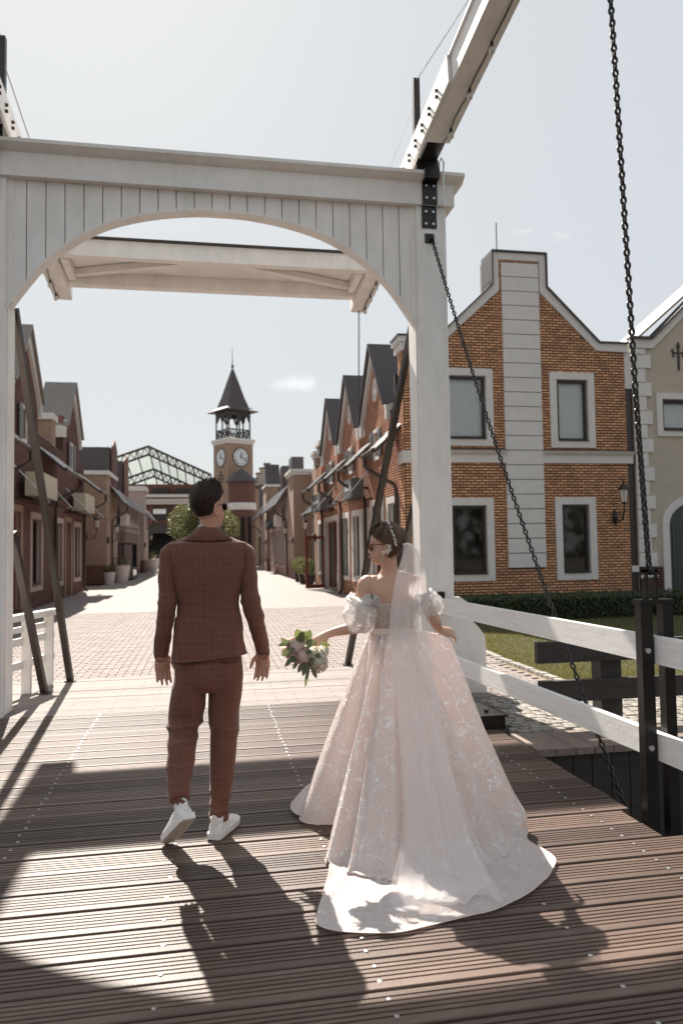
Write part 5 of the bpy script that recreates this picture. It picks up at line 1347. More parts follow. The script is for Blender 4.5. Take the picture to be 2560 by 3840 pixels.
# collar: a turned-down band round the neck
cl = []
for i in range(27):
    a = PI*(.02+1.96*(i/26)); cl.append(a)
Vc = []; ncl = 40
for i in range(ncl):
    a = PI/2+.55+(2*PI-1.1)*i/(ncl-1)       # open at the front (+Y)
    ca, sa = math.cos(a), math.sin(a); back = max(0, -sa)
    for r_, z_ in ((.060,1.560),(.057,1.612+.018*back),(.062,1.621+.019*back),(.073,1.606+.013*back),(.098+.022*abs(ca),1.566-.004*back),(.096,1.554)):
        Vc.append((.012+r_*ca*1.10, 4.125+r_*sa*.98, z_))
jk.add(Vc, [(i*6+j, i*6+j+1, (i+1)*6+j+1, (i+1)*6+j) for i in range(ncl-1) for j in range(5)])
jk.build('jacket', 'suit', man, smooth=True, nofix=True)
for x, y in ((-.262,4.095),(.330,4.108)):
    for k in range(4): MB().lathe((0,0,0), [(.0055,0),(.0055,.003)], 8)
    for k in range(4):
        z = .985+k*.016; xx = x+(.004 if x > 0 else .0)*0-(.003*k if x > 0 else -.001*k); MB().tube([(xx,y+.004,z),(xx,y-.004,z)], .0055, 8).build('cuff_button', 'button', man)
MB().lathe((.014,4.122,1.578), [(.055,0),(.054,.056),(.057,.064),(.053,.064)], 24).build('shirt_collar', 'shirt', man, smooth=True)
# trousers
def td(p, a, tt):
    z = p.z; w_ = .010*fbm(p.x*9+3, p.y*9, z*7+p.x*6)
    if p.x < .0: 
        for zc, am in ((.575,.013),(.535,-.010),(.50,.007),(.62,-.004),(.40,.004),(.34,.003)): w_ += am*math.exp(-((z-zc-.12*(p.x+.12))/.013)**2)*(1 if p.y < 4.13 else .3)
    else:
        for zc, am in ((.55,.004),(.50,-.003),(.20,.005),(.165,-.003),(.13,.004)): w_ += am*math.exp(-((z-zc+.3*(p.x-.09))/.014)**2)
    w_ += .004*math.exp(-((abs(p.x-.012)-.092)/.008)**2)*(p.y < 4.08)*min(1,(z)/.3)*.6
    return w_
tr_ = MB()
loft([(.014,4.13,.985,.165,.105),(.014,4.13,.93,.176,.118),(.012,4.125,.86,.184,.128),(.010,4.125,.80,.182,.126),(.010,4.13,.765,.150,.10)], 26, 60, 2.3, td, tr_)
loft([(-.080,4.13,.90,.085,.10),(-.088,4.13,.80,.092,.115),(-.100,4.13,.70,.094,.108),(-.116,4.135,.60,.091,.098),(-.126,4.12,.53,.081,.088),(-.136,4.05,.44,.070,.078),(-.142,3.97,.34,.061,.068),(-.140,3.895,.255,.052,.058),(-.139,3.886,.245,.038,.045)], 60, 44, 2.0, td, tr_)
loft([(.105,4.13,.90,.085,.10),(.100,4.13,.80,.094,.115),(.098,4.135,.70,.090,.106),(.094,4.14,.60,.084,.095),(.089,4.145,.50,.078,.086),(.083,4.13,.38,.071,.078),(.075,4.11,.26,.063,.070),(.062,4.09,.15,.052,.062),(.058,4.083,.085,.049,.060),(.058,4.083,.078,.040,.050)], 60, 44, 2.0, td, tr_)
remesh(tr_.build('trousers', 'suit', man, smooth=True), .0042, 3)
MB().add([(.013+.049*math.cos(a)*k, 4.083+.060*math.sin(a)*k, z) for k, z in ((1.06,.075),(1.10,.078),(1.10,.112),(1.05,.116)) for a in np.linspace(0,2*PI,25)[:-1]],
         [(r*24+j, r*24+(j+1)%24, (r+1)*24+(j+1)%24, (r+1)*24+j) for r in range(3) for j in range(24)]).build('turn_up', 'suit', man, smooth=True)
bpy.data.objects['turn_up'].location.x += .046
for x in (-.085,.115):
    s_ = MB().box(x-.045,x+.045,4.0005,4.008,.912,.916); s_.build('pocket_welt', 'button', man)
# shoes
def shoe(Mx, lab=None):
    L = .295
    prof = [(0,.030),(.03,.038),(.10,.040),(.17,.046),(.23,.048),(.27,.038),(.295,.012)]
    def outline(g_): 
        R_ = [(smooth_x, y) for y, smooth_x in [(y, w_+g_) for y, w_ in prof]]
        return [(x, y) for x, y in R_]+[(-x+(.006 if y > .15 else 0), y) for x, y in reversed(R_)]
    s_ = MB(); o1 = outline(.004); n = len(o1)
    V = [(x,y-.004,0) for x,y in o1]+[(x*1.02,y-.004,.012) for x,y in o1]+[(x*1.02,y-.004,.030) for x,y in o1]
    s_.add(xf(Mx, V), [tuple(range(n-1,-1,-1)), tuple(range(2*n,3*n))]+[(i+k*n,(i+1)%n+k*n,(i+1)%n+(k+1)*n,i+(k+1)*n) for i in range(n) for k in (0,1)])
    so = s_.build('sneaker', 'shoe', man)
    o2 = outline(-.004); V = [(x,y-.0,-.003) for x,y in o2]+[(x,y,.001) for x,y in o2]
    tr2 = MB().add(xf(Mx, V), [tuple(range(n-1,-1,-1)), tuple(range(n,2*n))]+[(i,(i+1)%n,(i+1)%n+n,i+n) for i in range(n)]); 
    for k in range(17):
        y = .02+k*.0155; wdt = float(np.interp(y, [p[0] for p in prof], [p[1] for p in prof]))-.012; dx = .012 if k % 2 else -.012
        V = [(-wdt,y,-.0055),(0,y+dx,-.0055),(wdt,y,-.0055),(wdt,y+.006,-.0055),(0,y+.006+dx,-.0055),(-wdt,y+.006,-.0055)]
        tr2.add(xf(Mx, V+[(a,b,-.002) for a,b,c in V]), [(5,4,3,2,1,0)]+[(i,(i+1)%6,(i+1)%6+6,i+6) for i in range(6)])
    tr2.build('outsole', 'sole', so)
    u = MB(); ks = [(0,.006,.040,.031,.012),(0,.028,.058,.036,.030),(0,.062,.060,.036,.034),(0,.115,.052,.038,.028),(0,.175,.040,.043,.020),(0,.235,.034,.043,.014),(0,.275,.028,.030,.010),(0,.290,.022,.012,.005)]
    V = []; nr, ns = 40, 24; K = smooth_keys(ks, nr)
    for r in K:
        for j in range(ns): a = 2*PI*j/ns; V.append((r[3]*math.cos(a), r[1], max(.02, r[2]-.012+(r[4]*1.25+.010)*math.sin(a))))
    u.add(xf(Mx, V), [(i*ns+j, i*ns+(j+1)%ns, (i+1)*ns+(j+1)%ns, (i+1)*ns+j) for i in range(nr-1) for j in range(ns)]+[tuple(range(ns-1,-1,-1)), tuple((nr-1)*ns+j for j in range(ns))])
    # ankle collar with heel tab
    V = []
    for z, r1, r2, yc in ((.05,.033,.050,.052),(.085,.032,.046,.048),(.102,.033,.046,.046),(.102,.029,.041,.046),(.07,.026,.038,.048)):
        for j in range(ns):
            a = 2*PI*j/ns; zz = z+(.022*max(0,-math.sin(a))**6 if z > .08 else 0); V.append((r1*math.cos(a), yc+r2*math.sin(a), zz))
    u.add(xf(Mx, V), [(i*ns+j, i*ns+(j+1)%ns, (i+1)*ns+(j+1)%ns, (i+1)*ns+j) for i in range(4) for j in range(ns)])
    u.build('upper', 'shoe', so, smooth=True)
    lc = MB()
    for k in range(4): y = .10+k*.02; z = .082-k*.008; lc.tube(xf(Mx, [(-.022,y,z-.006),(0,y,z+.004),(.022,y,z-.006)]), .0022, 5)
    lc.build('laces', 'shirt', so)
shoe(Matrix.Translation((.030,3.985,.006)) @ Matrix.Rotation(math.radians(-24), 4, 'Z'))
hl, te = Vector((-.088,3.800,.185)), Vector((-.192,3.965,.030))
dy = (te-hl).normalized(); nz_ = Vector((-.30,.62,.6)); nz_ = (nz_-dy*nz_.dot(dy)).normalized(); dx = dy.cross(nz_)
shoe(Matrix.Translation(hl) @ Matrix(((dx.x,dy.x,nz_.x,0),(dx.y,dy.y,nz_.y,0),(dx.z,dy.z,nz_.z,0),(0,0,0,1))))
# ------------------------------------------------------------------ lace, satin and tulle
def lace_mat(name, base, thread, dens=.5, scale=11.0, alpha=None, transl=.22, mask=(.44,.56)):
    m = bpy.data.materials.new(name); m.use_nodes = True; t = m.node_tree; b = t.nodes['Principled BSDF']; o = t.nodes['Material Output']
    tc = t.nodes.new('ShaderNodeTexCoord'); n1 = t.nodes.new('ShaderNodeTexNoise'); n1.inputs['Scale'].default_value = 13; n1.inputs['Detail'].default_value = 5
    t.links.new(tc.outputs['Object'], n1.inputs['Vector'])
    va = t.nodes.new('ShaderNodeVectorMath'); va.operation = 'MULTIPLY_ADD'; va.inputs[1].default_value = (.11,.11,.11)
    t.links.new(n1.outputs['Color'], va.inputs[0]); t.links.new(tc.outputs['Object'], va.inputs[2])
    v = t.nodes.new('ShaderNodeTexVoronoi'); v.feature = 'DISTANCE_TO_EDGE'; v.inputs['Scale'].default_value = scale
    v2 = t.nodes.new('ShaderNodeTexVoronoi'); v2.feature = 'DISTANCE_TO_EDGE'; v2.inputs['Scale'].default_value = scale*3.1
    for q in (v, v2): t.links.new(va.outputs[0], q.inputs['Vector'])
    def ramp(src, p0, p1, inv=True):
        r = t.nodes.new('ShaderNodeMapRange'); r.interpolation_type = 'SMOOTHSTEP'; r.inputs[1].default_value = p0; r.inputs[2].default_value = p1
        r.inputs[3].default_value = 1 if inv else 0; r.inputs[4].default_value = 0 if inv else 1; t.links.new(src, r.inputs[0]); return r.outputs[0]
    def mul(a, b_, op='MULTIPLY'):
        n = t.nodes.new('ShaderNodeMath'); n.operation = op; n.use_clamp = True
        for i, q in enumerate((a, b_)):
            if hasattr(q, 'links'): t.links.new(q, n.inputs[i])
            else: n.inputs[i].default_value = q
        return n.outputs[0]
    mk = t.nodes.new('ShaderNodeTexNoise'); mk.inputs['Scale'].default_value = 4.2; mk.inputs['Detail'].default_value = 3; t.links.new(tc.outputs['Object'], mk.inputs['Vector'])
    mask_ = ramp(mk.outputs[0], mask[0], mask[1], False)
    br = t.nodes.new('ShaderNodeTexNoise'); br.inputs['Scale'].default_value = 75; t.links.new(tc.outputs['Object'], br.inputs['Vector'])
    beads = ramp(br.outputs[0], .44, .56, False)
    vines = mul(mul(ramp(v.outputs[0], .03, .075), mul(mul(ramp(v2.outputs[0], .03, .12), .5), mul(beads, .9), 'ADD')), mask_)
    fine = mul(mul(ramp(v2.outputs[0], .02, .07), beads), mul(mask_, dens))
    lace = mul(vines, fine, 'ADD')
    mix = t.nodes.new('ShaderNodeMix'); mix.data_type = 'RGBA'; mix.inputs[6].default_value = (*base,1); mix.inputs[7].default_value = (*thread,1)
    t.links.new(lace, mix.inputs[0]); t.links.new(mix.outputs[2], b.inputs['Base Color']); mt_ = t.nodes.new('ShaderNodeMath'); mt_.operation = 'MULTIPLY'; mt_.inputs[1].default_value = .35; t.links.new(lace, mt_.inputs[0]); t.links.new(mt_.outputs[0], b.inputs['Metallic'])
    rr = ramp(lace, 0, 1, False); mr = t.nodes.new('ShaderNodeMapRange'); mr.inputs[3].default_value = .52; mr.inputs[4].default_value = .27; t.links.new(lace, mr.inputs[0]); t.links.new(mr.outputs[0], b.inputs['Roughness'])
    bn = t.nodes.new('ShaderNodeBump'); bn.inputs['Strength'].default_value = .7; bn.inputs['Distance'].default_value = .004; t.links.new(lace, bn.inputs['Height']); t.links.new(bn.outputs[0], b.inputs['Normal'])
    b.inputs['Sheen Weight'].default_value = .2
    tl = t.nodes.new('ShaderNodeBsdfTranslucent'); t.links.new(mix.outputs[2], tl.inputs[0]); ms = t.nodes.new('ShaderNodeMixShader'); ms.inputs[0].default_value = transl
    t.links.new(b.outputs[0], ms.inputs[1]); t.links.new(tl.outputs[0], ms.inputs[2]); last = ms.outputs[0]
    if alpha is not None:
        tr = t.nodes.new('ShaderNodeBsdfTransparent'); m2 = t.nodes.new('ShaderNodeMixShader')
        af = mul(mul(lace, .75), alpha, 'ADD'); t.links.new(af, m2.inputs[0]); t.links.new(tr.outputs[0], m2.inputs[1]); t.links.new(last, m2.inputs[2]); last = m2.outputs[0]
    t.links.new(last, o.inputs[0]); M[name] = m
lace_mat('blush_lace_satin', (.84,.715,.67), (.98,.98,.98), dens=1.0, scale=9.5, mask=(.34,.46), transl=.36)
lace_mat('lace_bodice', (.60,.46,.38), (.82,.77,.72), dens=1, scale=22, mask=(.2,.4))
lace_mat('lace_tulle', (.84,.81,.79), (.92,.91,.90), dens=.8, scale=16, alpha=.68, transl=.45, mask=(.35,.5))
M['belt'] = mat('blush_belt', (.76,.60,.53), .5)
def tulle(name, a, colr):
    m = bpy.data.materials.new(name); m.use_nodes = True; t = m.node_tree; t.nodes.clear(); o = t.nodes.new('ShaderNodeOutputMaterial')
    d = t.nodes.new('ShaderNodeBsdfDiffuse'); d.inputs[0].default_value = (*colr,1); tl = t.nodes.new('ShaderNodeBsdfTranslucent'); tl.inputs[0].default_value = (*colr,1)
    m1 = t.nodes.new('ShaderNodeMixShader'); m1.inputs[0].default_value = .5; t.links.new(d.outputs[0], m1.inputs[1]); t.links.new(tl.outputs[0], m1.inputs[2])
    tr = t.nodes.new('ShaderNodeBsdfTransparent'); m2 = t.nodes.new('ShaderNodeMixShader')
    lw = t.nodes.new('ShaderNodeLayerWeight'); lw.inputs[0].default_value = .45; mr = t.nodes.new('ShaderNodeMapRange'); mr.inputs[3].default_value = a; mr.inputs[4].default_value = min(.95, a*1.9)
    t.links.new(lw.outputs['Facing'], mr.inputs[0]); t.links.new(mr.outputs[0], m2.inputs[0]); t.links.new(tr.outputs[0], m2.inputs[1]); t.links.new(m1.outputs[0], m2.inputs[2]); t.links.new(m2.outputs[0], o.inputs[0]); M[name] = m
tulle('veil_tulle', .30, (.97,.93,.92))

# ------------------------------------------------------------------ the bride
bride = thing('person', 'bride in off-shoulder blush lace gown with long tulle veil and train, face in left profile', 'person', (1.02,4.0,0))
HB = .212; Mb = headframe((.972,3.985,1.412), math.radians(-74), math.radians(2), math.radians(2), 1.0)
WC = (1.012, 4.02)
bb = MB()
V, Fc = head_pts(HB, fem=1, nose=.9); V = [(x*.90, y*.90, z) for x, y, z in V]; bb.add(xf(Mb, V), Fc)
add_ear(bb, Mb @ Matrix.Scale(.88, 4), -1, HB)
loft([(1.005,4.0,1.30,.10,.062),(.998,4.0,1.352,.070,.050),(.995,3.995,1.385,.047,.044),(.992,3.992,1.43,.043,.046),(.990,3.99,1.47,.042,.048),(.99,3.99,1.50,.038,.04)], 20, 28, mb=bb)
loft([(1.012,4.02,.98,.118,.082),(1.012,4.02,1.05,.112,.080),(1.012,4.01,1.13,.120,.084),(1.010,4.0,1.20,.134,.084),(1.008,4.0,1.27,.152,.082),(1.005,4.0,1.315,.162,.068),(1.003,4.0,1.345,.120,.052),(1.0,4.0,1.365,.07,.04)], 32, 40, 2.2,
     lambda p, a, t_: -.006*math.exp(-((p.x-1.005)/.016)**2)*(p.y < 3.98)+(.004*math.exp(-((abs(p.x-1.005)-.075)/.03)**2)*math.exp(-((p.z-1.25)/.05)**2) if p.y < 3.98 else 0), bb)
eL, wL = (.822,4.00,1.075), (.652,4.05,1.035)
eR, wR = (1.238,3.945,1.095), (1.288,4.02,1.040)
loft([(.93,4.0,1.315,.040,.036),(.866,3.995,1.312,.044,.042),(.848,3.99,1.26,.040,.042),(.838,3.99,1.18,.037,.039),(.826,3.995,1.10,.032,.034),(.812,4.0,1.072,.031,.033),(.76,4.02,1.062,.030,.031),(.70,4.035,1.05,.025,.026),(*wL,.019,.022)], 44, 24, mb=bb)
loft([(1.09,4.0,1.312,.040,.036),(1.152,3.995,1.306,.043,.042),(1.176,3.985,1.25,.040,.041),(1.204,3.965,1.17,.036,.038),(1.232,3.945,1.105,.032,.034),(1.244,3.955,1.085,.030,.032),(1.262,3.985,1.062,.027,.029),(*wR,.019,.022)], 44, 24, mb=bb)
hand(bb, wL, (-1,.05,-.62), (.1,.75,-.8), 1, L=.165, curl=(.75,.80,.85,.85), spread=.10, thumb_out=.45)
hand(bb, wR, (.85,.10,-.22), (-.2,.75,-.7), -1, L=.160, curl=(.55,.62,.66,.7), spread=.10, thumb_out=.45)
remesh(bb.build('body', 'skin_b', bride, smooth=True), .0038, 3)
# lips and teeth
m = MB().tube(xf(Mb, [(-.018,.0775,HB*.232),(-.010,.0840,HB*.240),(0,.0865,HB*.242),(.010,.0840,HB*.240),(.018,.0775,HB*.232)]), [.001,.0030,.0034,.0030,.001], 6)
m.tube(xf(Mb, [(-.018,.0775,HB*.228),(-.010,.0825,HB*.200),(0,.0845,HB*.192),(.010,.0825,HB*.200),(.018,.0775,HB*.228)]), [.001,.0034,.0040,.0034,.001], 6).build('lips', 'lips', bride, smooth=True)
MB().tube(xf(Mb, [(-.013,.0795,HB*.219),(0,.0845,HB*.217),(.013,.0795,HB*.219)]), .0036, 6).build('teeth', 'teeth', bride, smooth=True)
glasses(Mb @ Matrix.Scale(.93, 4), HB*1.04, bride, 'tort', 'tort', zt=.50)
# swept-up hair with a low roll, brushed back from the face
hb = MB(); nr, ns = 40, 72; V = []
for i in range(nr):
    for j in range(ns):
        a = 2*PI*j/ns; fy = math.cos(a); sx = math.sin(a)
        lo = float(np.interp(fy, [-1,-.6,-.3,-.12,.10,.4,.75,1], [.10,.18,.32,.44,.54,.62,.76,.79])); tt = lo+(1-lo)*i/(nr-1)
        yf, ybk, hw = (float(np.interp(tt, T_, q))*.92 for q in (FRN, BCK, HWD)); topk = max(0, (tt-.5)/.5)
        back = max(0, -fy)
        g_ = .007+.016*topk*(1-.2*max(0,fy))+.026*back*math.exp(-((tt-.62)/.22)**2)+.012*back*math.exp(-((tt-.30)/.10)**2)
        g_ += .0050*math.sin(a*7+tt*18+3*fbm(math.cos(a)*2,math.sin(a)*2,tt*4))*(.4+topk)*min(1,(tt-lo)/.08)+.004*fbm(math.cos(a)*3,sx*3,tt*6)
        cy, ry = (yf+ybk)/2, (yf-ybk)/2+g_; hw += g_*.85; p_ = 2.1; q = (abs(sx)**p_+abs(fy)**p_)**(-1/p_)
        V.append((hw*sx*q, cy+ry*fy*q, tt*HB+g_*topk*.9))
Fc = [(i*ns+j, i*ns+(j+1)%ns, (i+1)*ns+(j+1)%ns, (i+1)*ns+j) for i in range(nr-1) for j in range(ns)]+[tuple((nr-1)*ns+j for j in range(ns))]
hb.add(xf(Mb, V), Fc); hV = [Vector(v) for v in xf(Mb, V)]; cen = Mb @ Vector((0,-.01,.12)); bk = (Mb.to_3x3() @ Vector((0,-1,-.25))).normalized()
for k in range(3200):
    p = hV[int(RNG.integers(0, len(hV)))]; n = (p-cen).normalized(); L_ = RNG.uniform(.012,.045); st = (bk-n*bk.dot(n)).normalized()
    q0 = p+n*.0005; q1 = p+st*L_*.5+n*RNG.uniform(.001,.006); q2 = p+st*L_+n*RNG.uniform(-.002,.007); e = n.cross(st)*.0010
    b_ = len(hb.v); hb.v += [tuple(q0-e),tuple(q0+e),tuple(q1+e),tuple(q1-e),tuple(q2)]; hb.f += [(b_,b_+1,b_+2,b_+3),(b_+3,b_+2,b_+4)]
hb.build('hair', 'hair_b', bride, smooth=True, nofix=True)
tia = MB(); pts = []
for k in range(25):
    f = k/24; a = -.35+f*2.2; y = -.012-.040*f*1.6; pts.append((-.089*math.sin(a)-.004, y+.008, HB*.60+.110*math.cos(a)))
pts = xf(Mb, pts); tia.tube(pts, .0013, 5)
hp_ = tia.build('hair_vine', 'pearl', bride)
pm = MB()
for k, p in enumerate(pts):
    for q in range(3): o_ = RNG.normal(size=3)*.0035; pm.lathe((p[0]+o_[0],p[1]+o_[1]-.002,p[2]+o_[2]-.002), [(0,0),(.0030,.001),(.0036,.0028),(.0018,.005),(0,.006)], 6)
pm.build('vine_beads', 'pearl', hp_, kind='stuff')
er = MB(); ec = Mb @ Vector((-.070,-.014,HB*.36))
for (dx, dz) in ((.000,-.006),(-.022,-.012),(.014,.004),(.012,.022)):
    for k in range(5):
        a = 2*PI*k/5; er.lathe((ec.x+dx+.0065*math.cos(a),ec.y-.010,ec.z+dz+.0065*math.sin(a)), [(0,-.004),(.0050,-.002),(.0050,.001),(0,.003)], 6)
er.build('flower_earring', 'pearl', bride, kind='stuff')
MB().tube([(ec.x-.024,ec.y-.008,ec.z-.02),(ec.x-.03,ec.y-.01,ec.z-.05),(ec.x-.038,ec.y-.01,ec.z-.085)], .0007, 4).build('earring_chain', 'galv', bride)

# bodice and belt
loft([(1.012,4.02,1.035,.122,.092),(1.012,4.017,1.09,.122,.092),(1.012,4.01,1.14,.130,.094),(1.010,4.005,1.185,.140,.094),(1.010,4.005,1.200,.142,.095)], 26, 72, 2.2,
     lambda p, a, t_: .0012*math.sin(p.z*260)*(abs(p.x-1.02) < .075), cap=False).build('bodice', 'lace_bodice', bride, smooth=True, nofix=True)
loft([(1.012,4.02,1.030,.129,.100),(1.012,4.02,1.068,.127,.098)], 16, 72, 2.2, lambda p, a, t_: .0018*math.sin(p.z*480+a), cap=False).build('belt', 'belt', bride, smooth=True, nofix=True)
lc = MB()
for k in range(9):
    z = 1.07+k*.014; lc.tube([(1.0,3.905+.002*k*0,z),(1.03,3.905,z+.014)], .0012, 4).tube([(1.03,3.905,z),(1.0,3.905,z+.014)], .0012, 4)
for k in range(13): lc.lathe((1.015,3.905-.004,.93+k*.011), [(0,0),(.003,.002),(.003,.005),(0,.007)], 6)
lc.build('corset_lacing', 'belt', bride, kind='stuff')
# puff sleeves
def puff(c, R_, seed, name_tag, tilt=0):
    m = MB(); nu, nv = 64, 40; V = []; cx, cy, cz = c
    for i in range(nv):
        th = PI*(.06+.88*i/(nv-1))
        for j in range(nu):
            a = 2*PI*j/nu; d = Vector((math.sin(th)*math.cos(a), math.sin(th)*math.sin(a), math.cos(th)))
            crmp = .16*fbm(d.x*1.8+seed, d.y*1.8, d.z*2)+.05*math.sin(a*6+2.5*fbm(d.x*2+seed,d.y*2,d.z*2))*math.sin(th)**.5+.07*abs(fbm(d.x*4, d.y*4+seed, d.z*4))
            gath = .84+.16*math.sin(th)
            r_ = (1+crmp)*gath; p = Vector((d.x*R_[0]*r_, d.y*R_[1]*r_, d.z*R_[2]*(1+crmp*.7))); p = Matrix.Rotation(tilt, 3, 'Y') @ p
            V.append((cx+p.x, cy+p.y, cz+p.z))
    m.add(V, [(i*nu+j, i*nu+(j+1)%nu, (i+1)*nu+(j+1)%nu, (i+1)*nu+j) for i in range(nv-1) for j in range(nu)])
    return m.build('puff_sleeve', 'lace_tulle', bride, smooth=True, nofix=True)
puff((.828,3.99,1.138), (.098,.088,.098), 3.0, 'l', .30)
puff((1.213,3.965,1.188), (.076,.078,.082), 9.0, 'r', -.35)
for pts, r_ in (([(.925,3.94,1.195),(.885,3.935,1.225),(.835,3.94,1.205),(.80,3.96,1.215),(.775,4.0,1.23),(.80,4.05,1.25)], [.016,.030,.030,.026,.022,.012]),
                ([(1.10,3.93,1.195),(1.135,3.925,1.215),(1.165,3.935,1.24),(1.20,3.96,1.262),(1.225,4.0,1.255)], [.014,.024,.028,.026,.014])):
    K = [(*p, r, r*.8) for p, r in zip(pts, r_)]
    loft(K, 40, 30, 2.0, lambda p, a, t_: .006*math.sin(a*4+p.x*60)+.007*fbm(p.x*22,p.y*22,p.z*22)).build('sleeve_ruffle', 'lace_tulle', bride, smooth=True)
# skirt with train
HEM = [(-.54,.28,.02),(-.48,.10,.012),(-.385,-.04,.03),(-.345,-.13,.05),(-.41,-.30,.015),(-.45,-.50,.01),(-.56,-.90,.014),(-.585,-1.02,.012),(-.50,-1.095,.01),(-.29,-1.14,.008),(-.02,-1.10,.008),(.22,-1.02,.008),(.44,-.87,.010),(.60,-.68,.012),(.60,-.56,.02),(.57,-.46,.03),(.63,-.25,.02),(.67,.05,.02),(.68,.35,.015),(.60,.62,.012),(.35,.82,.012),(0,.88,.012),(-.30,.78,.012),(-.47,.55,.015)]
nh = len(HEM); H2 = HEM+HEM[:1]; seg = [math.hypot(H2[i+1][0]-H2[i][0], H2[i+1][1]-H2[i][1]) for i in range(nh)]
NA, NS = 420, 92
HH = smooth_keys([HEM[-1]]+HEM+HEM[:2], (nh+3-1)*18+1)[18:-18*1]; HH = HH[:nh*18]
cum = [0]
for i in range(len(HH)): j = (i+1) % len(HH); cum.append(cum[-1]+math.hypot(HH[j][0]-HH[i][0], HH[j][1]-HH[i][1]))
HHc = np.vstack([HH, HH[:1]]); HP = np.stack([np.interp(np.linspace(0, cum[-1], NA, endpoint=False), cum, HHc[:,k]) for k in range(3)], 1)
LB = np.array([.56 if True else 0]*NA)
fold_f = [(9,1.0,.4),(14,.8,1.3),(23,.40,2.2),(5,.6,.2),(37,.12,.9)]
V = []
LFS = [0,.08,.18,.26,.31,.42,.6,.8,1.0]; LFX = [.128,.17,.24,.305,.335,.385,.475,.575,.67]; LFZ = [1.045,1.04,1.025,1.012,.985,.86,.60,.30,.02]
for i in range(NS):
    s_ = i/(NS-1)
    for j in range(NA):
        hx, hy, hz = HP[j]; D = math.hypot(hx, hy); ux, uy = hx/D, hy/D; th = math.atan2(uy, ux)
        rw = 1/math.sqrt((ux/.128)**2+(uy/.099)**2)               # waist radius this way
        back = max(0, -uy)                                        # towards the train
        Lc = .52+.16*back                                         # distance at which the cloth reaches the floor
        d = rw+(D-rw)*s_**1.05
        u = (d-rw)/(min(Lc, D)-rw) if D <= Lc else (d-rw)/(Lc-rw)
        z = 1.045*(((1-u)+math.sqrt((1-u)**2+.010*back+.0004))/2-.002)*(1-.0*u)
        if D <= Lc: z = 1.045*(1-u)
        z = max(z, 0)+hz*s_
        jt = j/NA*2*PI
        F_ = sum(a_*math.sin(k_*jt+ph+1.5*math.sin(2*jt+ph)+s_*1.2*math.sin(k_+jt)) for k_, a_, ph in fold_f)
        sharp = math.copysign(abs(F_)**.8, F_)
        env = min(1, s_*7)*(.30+.70*min(1, u))*(1-.45*max(0, min(1, (u-.8)/.5)))
        amp = .048*env; d += amp*sharp*(1 if u < 1.1 else .25)
        if u > .8: z += .020*(F_*.5+.9*fbm(d*5*ux, d*5*uy, 3))*min(1,(u-.8)*2)*min(1,(1.02-s_)*8)*back+.004*max(0,1-abs(1-s_)*20)
        x, y = WC[0]+d*ux, WC[1]+d*uy
        # the part gathered up into her right hand
        w_ = math.exp(-((th+.02)/(.36+.20*s_))**2) if abs(th) < 1.5 else 0
        if w_ > .001:
            tx = float(np.interp(s_, LFS, LFX)); tz = float(np.interp(s_, LFS, LFZ)); ty = -.005+hy*s_**1.4+.018*math.sin(th*14+s_*2)*min(1,s_*4)
            w_ *= 1-max(0,(s_-.9)/.1); x += (WC[0]+tx+.014*F_*(s_>.3)*s_-x)*w_; z += (tz-z)*w_; y += (WC[1]+ty-y)*w_*.75
        # deep pleats at the left back
        for tc_, wd_, dp in ((-2.66,.035,.050),(-2.44,.040,.085),(-2.15,.05,.045),(-.80,.05,.050),(-.50,.05,.050),(-1.15,.05,.030),(-1.85,.05,.030)):
            g_ = math.exp(-((th-tc_-.10*s_)/wd_)**2)*min(1, s_*9)*(1-min(1, u*.85)); x -= ux*dp*g_; y -= uy*dp*g_
        V.append((x, y, max(z, .007+.001*math.sin(j))))
sk = MB().add(V, [(i*NA+j, i*NA+(j+1)%NA, (i+1)*NA+(j+1)%NA, (i+1)*NA+j) for i in range(NS-1) for j in range(NA)])
sko = sk.build('gown_skirt', 'blush_lace_satin', bride, smooth=True, nofix=True)
hp_ = [V[(NS-1)*NA+j] for j in range(NA)]; MB().tube([tuple((p[0],p[1],p[2]-.001)) for p in hp_]+[hp_[0]], .0016, 5, cap=False).build('hem', 'belt', sko, smooth=True)
# veil: two layers of pleated tulle falling from the comb to the train
def veil_layer(off, seed, wk, nu=110, nv=90, zb=.0):
    m = MB(); V = []
    rows = [(1.520,1.078,3.905,.022),(1.495,1.092,3.885,.040),(1.44,1.095,3.872,.062),(1.36,1.082,3.862,.082),(1.25,1.070,3.856,.098),(1.13,1.062,3.845,.112),(1.00,1.060,3.815,.122),(.84,1.052,3.74,.118),(.66,1.045,3.63,.122),(.48,1.040,3.52,.130),(.30,1.035,3.41,.145),(.15,1.02,3.30,.180),(.065,1.0,3.20,.225),(.040,.985,3.10,.245),(.030,.97,3.03,.235)]
    K = smooth_keys(rows, nv)
    for i in range(nv):
        z, xc, y, hw = K[i]; f = i/(nv-1)
        for j in range(nu):
            u = j/(nu-1)*2-1
            pl = math.sin(u*6+seed+1.6*fbm(u*1.5, f*2.0, seed))+.35*math.sin(u*10+seed*2+2.4*fbm(u*1.5,f*1.6,seed)); dpt = .014+.030*min(1,f*2)
            x = xc+hw*wk*(u+.10*math.sin(u*7+seed+f*3))+.012*math.sin(f*6+seed)*f
            yy = y-off-dpt*pl*.55+.055*u*u*(1-f)
            zz = z+(.010+.012*abs(pl)*.6 if f > .78 else 0)+.01*u*u*0
            if f > .93: yy += .05*math.sin(u*4+seed)*(f-.93)/.07
            V.append((x, yy, max(.030, zz)))
    m.add(V, [(i*nu+j, i*nu+j+1, (i+1)*nu+j+1, (i+1)*nu+j) for i in range(nv-1) for j in range(nu-1)])
    return m
